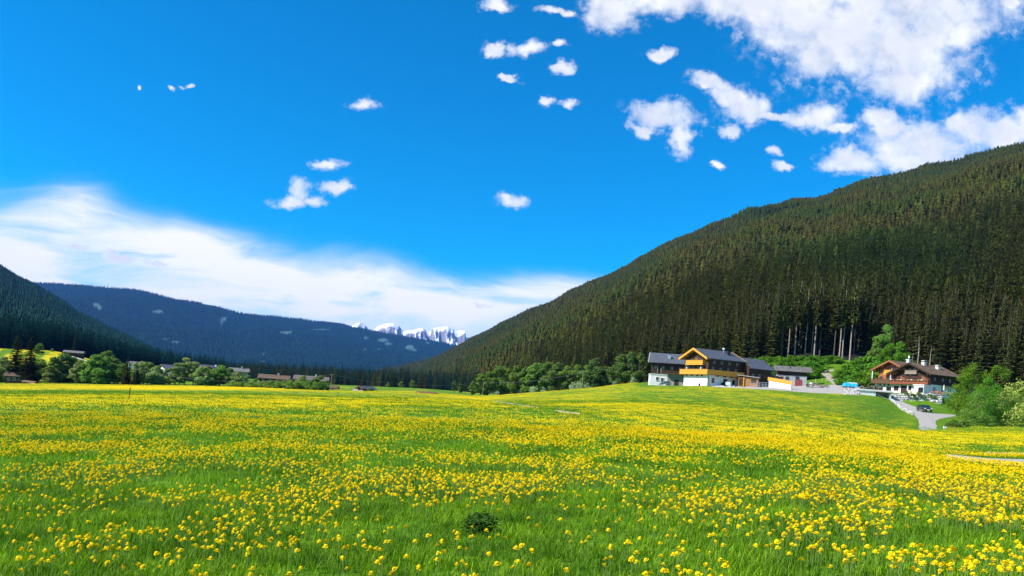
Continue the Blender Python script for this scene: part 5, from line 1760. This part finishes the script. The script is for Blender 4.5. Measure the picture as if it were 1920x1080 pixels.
ROCK = [rock_mesh(k, 1.1, .8, .8) for k in range(5)]
pale_stone = pmat('pale_stone', (.60, .59, .55), .9, scale=1.5, c2=(.42, .41, .38), bump=.5, bscale=5)
ROCKP = []
for me in ROCK:
    m2 = me.copy(); m2.materials[0] = pale_stone; ROCKP.append(m2)
bw_root = empty('boulder_wall', P(1718, 755, 199.5), 0, 'retaining wall of large pale boulders under the chalet terrace', 'stone wall')
r = random.Random(12)
c0 = Vector(bw_root.location)
for k in range(13 * 5 * 2 + 40):
    u_ = r.random(); lvl = (k % 5)
    px = 1674 + 92 * ((k // 5) % 27 + r.uniform(-.3, .3)) / 26.5
    row = 757.5 - lvl * 4.1 - r.uniform(0, 1.2)
    Y = 199.0 + lvl * .55 + r.uniform(-.15, .15)
    p = P(px, row, Y)
    s = r.uniform(.36, .62)
    o = link('stone', (ROCKP if r.random() < .55 else ROCK)[r.randrange(5)], bw_root)
    o.location = p - c0; o.scale = (s, s, s * .85); o.rotation_euler = (r.uniform(-.4, .4), r.uniform(-.4, .4), r.uniform(0, 6.3))
bk = MB(); A_ = [P(1671, 758, 200.2) - c0, P(1767, 760, 200.2) - c0, P(1767, 741, 202.6) - c0, P(1671, 739.5, 202.6) - c0]
bk.add(A_ + [v + Vector((0, 1.5, 0)) for v in A_], [(0, 1, 2, 3), (7, 6, 5, 4), (0, 4, 5, 1), (1, 5, 6, 2), (2, 6, 7, 3), (3, 7, 4, 0)])
bk.build('earth_fill', forest_floor, bw_root)
for k, (px, row) in enumerate(((1700, 741), (1712, 743), (1724, 742), (1733, 747), (1744, 744), (1716, 749), (1752, 748))):
    o = link('creeper', BUSH['mid'][k % 3][1], bw_root); o.location = P(px, row, 199.6) - c0; o.scale = (.33, .2, .28)
dr_root_p = hit(1693, 768)
dw = empty('drive_edging', dr_root_p, 0, 'low edging of pale stones down the left side of the driveway', 'stone edging')
for k in range(60):
    f_ = k / 59
    q_ = lerp_poly([(1673, 752), (1693, 769), (1712, 778)], 60)[k]
    h = hit(q_[0] + r.uniform(-1.5, .5), q_[1])
    if h is None: continue
    for lvl in range(2):
        s = r.uniform(.2, .36)
        o = link('stone', (ROCKP if r.random() < .7 else ROCK)[r.randrange(5)], dw)
        o.location = h + Vector((r.uniform(-.1, .1), r.uniform(-.1, .2), .12 + lvl * .34)) - dr_root_p; o.scale = (s, s, s * .8); o.rotation_euler = (r.uniform(-.4, .4), r.uniform(-.4, .4), r.uniform(0, 6.3))
rbk = empty('rubble_bank', P(1598, 735, 197), 0, 'bank of grey rubble stones left of the concrete garage', 'rubble')
c0 = Vector(rbk.location)
for k in range(150):
    px, row = r.uniform(1584, 1611), r.uniform(727.5, 740)
    h = hit(px, max(row, 731)) or P(px, row, 200)
    Y = 194.5 + (740 - row) * .9
    s = r.uniform(.16, .34)
    o = link('stone', (ROCKP if r.random() < .3 else ROCK)[r.randrange(5)], rbk)
    o.location = P(px, row, Y) - c0; o.scale = (s, s, s); o.rotation_euler = (r.uniform(-1, 1), r.uniform(-1, 1), r.uniform(0, 6.3))
# planks, stones and sacks along the top of the yard edge beside the garage
for i, (px, w_) in enumerate(((1617, .5), (1623, .35), (1628, .5), (1634, .6), (1641, .45), (1646, .4))):
    e = empty('yard_heap', P(px, 727.5, 208), px, ['low heap of planks beside the blue tarpaulin', 'small brown heap right of the planks', 'grey sack heap at the middle of the yard edge', 'pale stone heap left of the firewood', 'short firewood heap near the orange chalet', 'small firewood heap against the orange chalet'][i], 'heap', 'small heaps along the yard edge')
    for k in range(9):
        o = link('log', logm if (k + i) % 3 else logd, e); o.scale = (.5, .5, .5)
        o.location = (r.uniform(-.4, .4), r.uniform(-.2, .2), -.3 + .12 * k * w_ * 1.6); o.rotation_euler = (0, r.uniform(-.3, .3), r.uniform(-1, 1))

# --- village and huts
def small_house(px, Y, top, W_, L_, rz, wallm, topm, roofm, label, cat='house', name='village_house', gf=.45, chim=True, wins=3, hmax=None):
    p = on(px, Y)
    H_ = P(px, top, Y).z - p.z
    if hmax and H_ > hmax: p.z += H_ - hmax; H_ = hmax
    e = house(name, p, rz, label, cat)
    ev = H_ - W_ / 2 * .42
    z1 = ev * gf
    MB().box(-W_ / 2, W_ / 2, 0, L_, -3, z1).build('ground_floor', wallm, e)
    gable_body(e, -W_ / 2 + .02, W_ / 2 - .02, .02, L_ - .02, z1, ev, H_ - .3, topm)
    rf = gable_roof(e, -W_ / 2, W_ / 2, 0, L_, ev - .35, H_ - .1, (.9, 1.0, .8), roofm, brown_wood)
    for k in range(wins):
        x = -W_ / 2 + W_ * (k + .5) / wins
        if z1 > 1.8: wall_win(e, x, 0, z1 - 1.6, .9, 1.1, '-y', frame=white_paint if wallm is not plaster else brown_wood)
        if ev - z1 > 2: wall_win(e, x, 0, z1 + .9, .9, 1.1, '-y', frame=white_paint)
    for k in range(4):
        y = L_ * (k + .5) / 4
        if z1 > 1.8: wall_win(e, W_ / 2, y, z1 - 1.6, .9, 1.1, '+x', frame=brown_wood)
        if ev - z1 > 2: wall_win(e, W_ / 2, y, z1 + .9, .9, 1.1, '+x', frame=white_paint)
    if chim:
        ch = MB().box(-.4, .4, L_ * .6, L_ * .6 + .8, H_ - 1, H_ + 1).build('chimney', plaster, rf)
        MB().box(-.55, .55, L_ * .6 - .15, L_ * .6 + .95, H_ + 1.003, H_ + 1.15).build('cap', white_paint, ch)
    return e


small_house(303, 470, 683, 10, 12, rad(-50), plaster, plaster, roof_slate, 'white house with dark roof seen between the grey-green trees, leftmost of the village', gf=.6)
small_house(391, 480, 686.5, 10, 11, rad(-10), plaster, dark_wood, roof_slate, 'house with dark gable above grey-green trees in the village')
small_house(371, 520, 683, 7, 9, rad(-60), plaster, dark_wood, roof_slate, 'small roof left of the dark-gabled village house', chim=False)
small_house(430, 470, 689, 9, 10, rad(-70), pmat('pale_green_wall', (.5, .52, .45), .9, var=.1), old_plaster, roof_grey, 'house with pale grey roof right of the dark-gabled one')
small_house(487, 430, 701, 9, 15, rad(-78), plaster, dark_wood, roof_brown, 'long brown-roofed farm building behind the trees, left of the similar one')
small_house(553, 425, 703, 9, 17, rad(-80), plaster, dark_wood, pmat('roof_mauve', (.19, .155, .15), .8, scale=1.2, c2=(.14, .115, .11)), 'long grey-brown roofed farm building, right of the similar one')
small_house(583, 400, 720, 5, 13, rad(-84), dark_wood, dark_wood, roof_brown, 'low dark shed at the right end of the village', cat='shed', name='shed', chim=False, wins=0)
small_house(240, 560, 677, 7, 9, rad(-60), plaster, plaster, roof_grey, 'tiny white house peeping out right of the black spruce', chim=False)
small_house(122, 575, 656.5, 6, 12, rad(-75), dark_wood, dark_wood, roof_grey, 'dark hut with grey roof high on the yellow hillside meadow', cat='hut', name='hillside_hut', chim=False, wins=0, hmax=3.6)
# field hut in the middle distance with low annex
fhut = small_house(676, 340, 723.5, 4.6, 5.2, rad(-50), old_plaster, dark_wood, roof_slate, 'small dark field hut standing alone in the meadow', cat='hut', name='field_hut', chim=False, wins=1, gf=.3)
MB().box(-9.0, -2.31, 1, 4, -1, .9).build('low_annex', old_plaster, fhut); MB().box(-9.2, -2.31, .8, 4.2, .903, 1.12).build('annex_roof', roof_grey, fhut)
p = on(692, 338); o = link('bush', BUSH['mid'][0][1]); o.location = p; o.scale = (.42, .42, .45); tag(o, 'dark little bush right beside the field hut', 'bush')
# shed at the left edge
sl = small_house(14, 335, 696.5, 7.4, 8.0, rad(-68), dark_wood, dark_wood, roof_brown, 'brown timber shed with plank walls at the left edge of the meadow', cat='shed', name='meadow_shed', chim=False, wins=0, gf=.2)
for k in range(18):
    MB().box(.0 + 3.703, 3.76, k * 8.0 / 18 + .02, (k + 1) * 8.0 / 18 - .03, 0, 2.6).build('plank', brown_wood, sl)
mo = empty('log_stack', on(54, 332), rad(5), 'brown heap of logs lying right of the meadow shed', 'log heap')
bl_ = pmat('fresh_log', (.46, .28, .15), .9, scale=3, var=.3)
lm_ = MB().tube([(-2.4, 0, 0), (2.4, 0, 0)], .22, 7).mesh('log', bl_)
for k in range(22):
    o = link('log', lm_, mo); o.location = (r.uniform(-.7, .7), r.uniform(-.9, .9), .15 + 1.0 * r.random() ** 1.5); o.rotation_euler = (0, r.uniform(-.14, .14), r.uniform(-.3, .3))
# dry stone walls on the hillside field
dw_ = empty('field_wall', on(150, 560), 0, 'low grey stone wall crossing the yellow hillside meadow', 'stone wall')
c0 = Vector(dw_.location)
for k in range(46):
    px = 132 + 48 * k / 45; p = on(px, 575 - .5 * k)
    o = link('stone', ROCKP[k % 5], dw_); o.location = p - c0 + Vector((0, 0, .3)); o.scale = (.7, .5, .55)
# mound and molehill in the centre
mo_ = link('soil_heap', crown_mesh(77, .7, 3.0, .05, 1, .1, dirt).copy())
mo_.data = (lambda: (lambda vf: npmesh('soil_heap', np.array([(x * 4.5 * (1 + random.uniform(-.1, .1)), y * 1.5, max(0, z) * .8 * (1 + random.uniform(-.25, .25))) for x, y, z in vf[0]]), np.array(vf[1]), pmat('soil', (.22, .12, .06), .95, scale=2, var=.4, bump=.7, bscale=6), smooth=True))(bmesh_ico(3)))()
mo_.location = on(801, 300); tag(mo_, 'low heap of brown soil in the middle of the meadow', 'soil heap')

# --- poles, wires, posts
pole_tops = []
for px, Y, top, lb in ((253, 335, 691, 'leftmost thin wooden power pole, before the black spruce'), (620, 325, 701, 'wooden power pole standing left of the field hut'), (905, 395, 715, 'wooden power pole before the left end of the centre trees'), (1091, 335, 696, 'wooden power pole before the blossoming bushes on the knoll')):
    p = on(px, Y); h = P(px, top, Y).z - p.z
    e = empty('power_pole', p, rad(0), lb, 'power pole', 'wooden power poles across the meadow')
    MB().tube([(0, 0, -.5), (0, 0, h)], [.16, .10], 8).build('shaft', pmat('pole_wood', (.30, .26, .21), .9, scale=3, var=.3), e)
    ca_ = MB(); ca_.box(-.5, .5, -.06, .06, h - .45, h - .33); ca_.build('crossarm', weather_wood, e)
    for sx in (-.42, .42): MB().tube([(sx, 0, h - .32), (sx, 0, h - .16)], .045, 6).build('insulator', white_paint, e)
    pole_tops.append(Vector((p.x, p.y, p.z + h - .2)))
wire = pmat('wire', (.16, .16, .17), .6, scale=3, var=.1)
for i, (a_, b_) in enumerate(zip(pole_tops[:-1], pole_tops[1:])):
    for k, sx in enumerate((-.42, .42)):
        pts = [a_.lerp(b_, u_) + Vector((sx, 0, -(4.2, 3.2, 1.9)[i] * 4 * u_ * (1 - u_))) for u_ in np.linspace(0, 1, 25)]
        o = MB().tube(pts, .028, 4).build('power_line', wire)
        tag(o, ['wire between the leftmost pole and the pole by the field hut', 'wire sagging between the field hut pole and the centre pole', 'wire rising from the centre pole to the knoll pole'][i] + (', front strand' if k == 0 else ', rear strand'), 'wire', 'overhead wires')
p = on(241, 58)
o = MB().tube([(0, 0, -.2), (.03, 0, .45), (.05, 0, .92)], [.035, .03, .03], 7)
fp = empty('meadow_post', p, 0, 'dark short fence post standing alone among yellow flowers at the left', 'post')
o.build('shaft', dark_wood, fp); MB().tube([(.05, 0, .922), (.05, 0, .98)], .045, 7).build('insulator_cap', black_stuff, fp)
p = on(1772, 118); o = MB().box(-.25, .25, -.1, .1, 0, .35).build('marker_stone', white_paint); o.location = p; tag(o, 'small white marker stone in the grass right of the driveway end', 'marker')
p = on(890, 385); o = MB().tube([(0, 0, 0), (0, 0, 2.4)], .1, 6).build('stake', weather_wood); o.location = (p.x - 8, p.y, p.z); tag(o, 'short wooden stake before the dark bush left of the centre pole', 'post')
# pale rock patch near the skyline
h = None
hp = bv_r.ray_cast(Vector((0, 0, CAMZ)), pdir(1333, 464).normalized())[0]
if hp:
    me = ROCKP[0]; o = link('rock_outcrop', me); o.location = hp; o.scale = (11, 6, 6); tag(o, 'pale rock outcrop showing through the forest near the skyline', 'rock')

# ------------------------------------------------------------------ meadow cover
blade = bpy.data.materials.new('grass_blade'); blade.use_nodes = True
t = NT(blade.node_tree)
oi = t.add('ShaderNodeObjectInfo'); geo = t.add('ShaderNodeNewGeometry')
c = t.mix(geo.outputs['Random Per Island'], (.075, .20, .004), (.36, .58, .010))
c = t.mix(t.math('MULTIPLY', t.ss(t.noise(geo.outputs['Position'], .9, 3, .5), .4, .62), .6), c, (.045, .15, .006))
c = t.mix(t.ss(geo.outputs['Random Per Island'], .965, .97), c, (.30, .38, .08))
d = t.add('ShaderNodeBsdfPrincipled'); t.put(d.inputs['Base Color'], c); d.inputs['Roughness'].default_value = .6; d.inputs['Specular IOR Level'].default_value = .22
tr = t.add('ShaderNodeBsdfTranslucent'); t.put(tr.inputs[0], t.mix(.6, c, (1, 1, .1), 'MULTIPLY'))
mx = t.add('ShaderNodeMixShader'); mx.inputs[0].default_value = .38
t.l.new(d.outputs[0], mx.inputs[1]); t.l.new(tr.outputs[0], mx.inputs[2])
o = t.add('ShaderNodeOutputMaterial'); t.l.new(mx.outputs[0], o.inputs[0])


def tuft(seed, n, R_, h, w_, seg=3, bend=.5):
    r_ = random.Random(seed)
    v, f = [], []
    for _ in range(n):
        a_, q = r_.random() * 6.283, R_ * math.sqrt(r_.random())
        x, y = q * math.cos(a_), q * math.sin(a_)
        hh = h * r_.uniform(.45, 1.15); ww_ = w_ * r_.uniform(.6, 1.3)
        b_ = r_.random() * 6.283; bx_, by_ = math.cos(b_), math.sin(b_)
        bd_ = hh * bend * r_.uniform(.1, 1.2)
        fx, fy = -by_, bx_
        k = len(v)
        for s_ in range(seg):
            u_ = s_ / seg
            off = bd_ * u_ ** 1.8; z = hh * u_ * (1 - .25 * u_ * bend)
            v.append((x + bx_ * off - fx * ww_ / 2 * (1 - u_ * .5), y + by_ * off - fy * ww_ / 2 * (1 - u_ * .5), z))
            v.append((x + bx_ * off + fx * ww_ / 2 * (1 - u_ * .5), y + by_ * off + fy * ww_ / 2 * (1 - u_ * .5), z))
        v.append((x + bx_ * bd_, y + by_ * bd_, hh * (1 - .25 * bend)))
        for s_ in range(seg - 1):
            f.append((k + 2 * s_, k + 2 * s_ + 1, k + 2 * s_ + 3)); f.append((k + 2 * s_, k + 2 * s_ + 3, k + 2 * s_ + 2))
        f.append((k + 2 * seg - 2, k + 2 * seg - 1, k + 2 * seg))
    return npmesh('grass_tuft', np.array(v), np.array(f), blade)


def clear_of_paths(x, y):
    px, py = proj(x, y, zg(x, y))
    ok_ = np.ones(len(x), bool)
    for xs, ys, up, dn in (([1772, 1800, 1850, 1925, 2000], [858, 862, 867.5, 872, 875], [1, 2, 4, 7, 8], [2, 3, 5, 8, 9]),
                           ([929, 975, 1010], [753.3, 760.2, 765], [1.0] * 3, [2.2] * 3), ([1040, 1060, 1090], [770.8, 773.8, 777.6], [1.0] * 3, [2.2] * 3),
                           ([1848, 1925], [850, 851], [1.5] * 2, [4] * 2)):
        c_ = np.interp(px, xs, ys); u_ = np.interp(px, xs, up); d_ = np.interp(px, xs, dn)
        ok_ &= ~((px > xs[0]) & (px < xs[-1]) & (py > c_ - u_) & (py < c_ + d_))
    return ok_


def wedge(y0, y1, n, r_, margin=.69):
    y = np.sqrt(r_.uniform(y0 ** 2, y1 ** 2, n))
    x = y * r_.uniform(-margin, margin, n)
    return x, y


r_ = np.random.default_rng(99)
tn = [proto(tuft(k, 62, .17, .135, .0065), 'tuft_shape') for k in range(6)]
tm = [proto(tuft(20 + k, 90, .42, .13, .011, seg=2), 'tuft_shape') for k in range(5)]
tf_ = [proto(tuft(40 + k, 80, 1.1, .13, .03, seg=2), 'tuft_shape') for k in range(4)]


def grass_layer(name, y0, y1, dens, protos, lab, hs_=(.7, 1.25)):
    area = .69 * (y1 ** 2 - y0 ** 2)
    x, y = wedge(y0, y1, int(area * dens), r_)
    k_ = clear_of_paths(x, y); x, y = x[k_], y[k_]
    z = zg(x, y)
    s = r_.uniform(*hs_, len(x))
    hgt = s * (.42 + .80 * fbm(x / 1.3, y / 1.3, 3, 3))
    sz_ = np.stack([s, s, hgt], -1)
    scat(name, np.stack([x, y, z - .01], -1), protos, sz_, label=lab, tilt=.1)


grass_layer('grass', 3.6, 11, 42, tn, 'tall fresh green grass of the near meadow')
grass_layer('grass', 11, 34, 7.5, tm, 'green grass of the middle meadow')
grass_layer('grass', 34, 120, .85, tf_, 'grass of the farther meadow')

petal = bpy.data.materials.new('dandelion_yellow'); petal.use_nodes = True
t = NT(petal.node_tree)
oi = t.add('ShaderNodeObjectInfo')
c = t.mix(oi.outputs['Random'], (.92, .62, .003), (.98, .74, .006))
d = t.add('ShaderNodeBsdfPrincipled'); t.put(d.inputs['Base Color'], c); d.inputs['Roughness'].default_value = .8; d.inputs['Specular IOR Level'].default_value = .1
tr = t.add('ShaderNodeBsdfTranslucent'); t.put(tr.inputs[0], c)
mx = t.add('ShaderNodeMixShader'); mx.inputs[0].default_value = .25
t.l.new(d.outputs[0], mx.inputs[1]); t.l.new(tr.outputs[0], mx.inputs[2])
o = t.add('ShaderNodeOutputMaterial'); t.l.new(mx.outputs[0], o.inputs[0])
stem_mat = pmat('dandelion_stem', (.16, .24, .05), .6, var=.2)


def head_mesh(seed, R_=.021, rings=3, n=12):
    r_ = random.Random(seed)
    v, f = [], []
    for k in range(rings):
        rr_ = R_ * (1 - .28 * k); zz = .006 + .006 * k
        for j in range(n):
            a_ = (j + .5 * (k % 2)) * 6.283 / n + r_.uniform(-.1, .1)
            q = rr_ * r_.uniform(.82, 1.1); w_ = 3.6 / n * 1.1
            b0 = len(v)
            v += [(.15 * rr_ * math.cos(a_), .15 * rr_ * math.sin(a_), zz + .004), (q * math.cos(a_ - w_ / 2), q * math.sin(a_ - w_ / 2), zz + r_.uniform(-.003, .003)),
                  (q * 1.04 * math.cos(a_), q * 1.04 * math.sin(a_), zz + r_.uniform(-.003, .003)), (q * math.cos(a_ + w_ / 2), q * math.sin(a_ + w_ / 2), zz + r_.uniform(-.003, .003))]
            f += [(b0, b0 + 1, b0 + 2, b0 + 3)]
    # domed middle and green cup
    k = len(v)
    v.append((0, 0, .026))
    for j in range(8): v.append((R_ * .62 * math.cos(j * .785), R_ * .62 * math.sin(j * .785), .017))
    f += [(k, k + 1 + j, k + 1 + (j + 1) % 8, k) for j in range(0)]
    tris = [(k, k + 1 + j, k + 1 + (j + 1) % 8) for j in range(8)]
    me = bpy.data.meshes.new('flower_head'); me.from_pydata(v, [], f + tris); me.materials.append(petal); me.update()
    return me


def head_small(seed, R_=.021, n=6):
    r_ = random.Random(seed)
    v = [(0, 0, .024)] + [(R_ * r_.uniform(.8, 1.15) * math.cos(j * 6.283 / n), R_ * r_.uniform(.8, 1.15) * math.sin(j * 6.283 / n), .004) for j in range(n)]
    return v, [(0, 1 + j, 1 + (j + 1) % n) for j in range(n)]


stem_me = MB().tube([(0, 0, -.13), (.004, 0, -.06), (0, 0, .006)], [.0022, .002, .002], 4).add([(.006 * math.cos(k), .006 * math.sin(k), .002) for k in (0, 1.57, 3.14, 4.71)] + [(0, 0, -.012)], [(0, 1, 4), (1, 2, 4), (2, 3, 4), (3, 0, 4)]).mesh('stem', stem_mat)
HEADS = [head_mesh(k) for k in range(4)]


def join_small(seed, n, R_, Rh):
    r_ = random.Random(seed)
    V, Fc = [], []
    for i in range(n):
        v, f = head_small(seed * 50 + i, Rh)
        a_, q = r_.random() * 6.283, R_ * math.sqrt(r_.random())
        z = r_.uniform(.10, .20); tx, ty = r_.gauss(0, .2), r_.gauss(0, .2)
        k = len(V)
        V += [(x + q * math.cos(a_), y + q * math.sin(a_), zz + z + tx * x + ty * y) for x, y, zz in v]
        Fc += [tuple(i_ + k for i_ in ff) for ff in f]
    return npmesh('dandelion_patch', np.array(V), np.array(Fc), petal)


def stand(y0, y1, dmax):
    n = int(.69 * (y1 ** 2 - y0 ** 2) * dmax)
    x, y = wedge(y0, y1, n, r_)
    k = (r_.random(n) < flower_density(x, y)) & clear_of_paths(x, y)
    return x[k], y[k]


# single heads near by
x, y = stand(4.4, 34, 125)
hgt = r_.uniform(.10, .20, len(x)) + .03
z = zg(x, y) + hgt
px_, py_ = proj(x, y, z)
infr = (px_ > 2) & (px_ < 1918) & (py_ < 1078)
order = np.argsort(np.where(infr, y, 1e9))
solo = order[:300]
rest = np.ones(len(x), bool); rest[solo] = False
for i in solo:
    e = empty('dandelion', (x[i], y[i], z[i] - .13), 0, 'yellow dandelion in bloom on a short stem in the nearest grass of the meadow', 'flower', 'dandelions nearest the viewer')
    s = r_.uniform(.85, 1.35)
    hd = link('flower_head', HEADS[int(i) % 4], e); hd.location = (0, 0, .13); hd.scale = (s, s, s)
    hd.rotation_euler = (r_.normal() * .3, r_.normal() * .3 - .25, r_.uniform(0, 6.28))
    st_ = link('stem', stem_me, e); st_.location = (0, 0, .13)
hp_ = [proto(me, 'dandelion_shape') for me in HEADS]
scat('dandelion_flowers', np.stack([x[rest], y[rest], z[rest]], -1), hp_, r_.uniform(.8, 1.35, rest.sum()), label='yellow dandelion heads spread through the near grass', tilt=.32)
nearst = rest & (y < 14)
scat('dandelion_stems', np.stack([x[nearst], y[nearst], z[nearst]], -1), [proto(stem_me, 'stem_shape')], np.ones(nearst.sum()), label='thin dandelion stems in the near grass')
pm_ = [proto(join_small(k, 9, .30, .024), 'dandelion_shape') for k in range(5)]
x, y = stand(34, 95, 5.2)
scat('dandelion_flowers', np.stack([x, y, zg(x, y)], -1), pm_, r_.uniform(.9, 1.1, len(x)), label='dense dandelions of the middle meadow')
pf_ = [proto(join_small(20 + k, 14, .75, .040), 'dandelion_shape') for k in range(5)]
x, y = stand(95, 400, .80)
px_, py_ = proj(x, y, zg(x, y))
k = ~((y > 198) & (px_ > 1195)) & ~((y > 165) & (px_ > 1660)) & (y < np.interp(px_, [0, 250, 620, 900, 1000, 1190], [338, 338, 330, 390, 330, 270])) & ~((px_ > 1715) & (px_ < 1775) & (y > 108)) & ~((px_ > 1790) & (y > 135))
x, y = x[k], y[k]
scat('dandelion_flowers', np.stack([x, y, zg(x, y)], -1), pf_, r_.uniform(.9, 1.1, len(x)), label='far dandelions yellowing the back of the meadow')

# dark broad-leaved weed clump in the foreground
def weed(px, py, s, lab, n=240):
    h = hit(px, py)
    r2 = random.Random(int(px))
    v, f = [], []
    for _ in range(n):
        a_ = r2.random() * 6.283; q = .17 * math.sqrt(r2.random()); zz = r2.uniform(.04, .26) * (1 - q * 2.5)
        x, y = q * math.cos(a_), q * math.sin(a_)
        l = r2.uniform(.03, .055); b_ = r2.random() * 6.283; tl = r2.uniform(-.5, .5)
        dx_, dy_ = math.cos(b_) * l, math.sin(b_) * l
        k = len(v)
        v += [(x, y, zz), (x + dx_ * .5 - dy_ * .35, y + dy_ * .5 + dx_ * .35, zz + l * tl * .5 + .01), (x + dx_, y + dy_, zz + l * tl), (x + dx_ * .5 + dy_ * .35, y + dy_ * .5 - dx_ * .35, zz + l * tl * .5 + .01)]
        f.append((k, k + 1, k + 2, k + 3))
    m_ = leafmat('weed_leaf', (.02, .075, .010), (.05, .13, .018), trans=.2, hv=.01, vv_=.1)
    e = empty('weed_clump', h, 0, lab, 'plant'); e.scale = (s, s, s)
    link('leaves', npmesh('leaves', np.array(v), np.array(f), m_), e)['kind'] = 'stuff'
    sm = MB()
    for k in range(10):
        a_ = k * .63; sm.tube([(0, 0, 0), (.05 * math.cos(a_), .05 * math.sin(a_), .1), (.13 * math.cos(a_), .13 * math.sin(a_), .2)], [.004, .003, .002], 4)
    sm.build('stems', stem_mat, e)


weed(900, 1003, 1.05, 'dark broad-leaved weed clump in the foreground grass, near the bottom middle', 420)

bpy.context.view_layer.update()
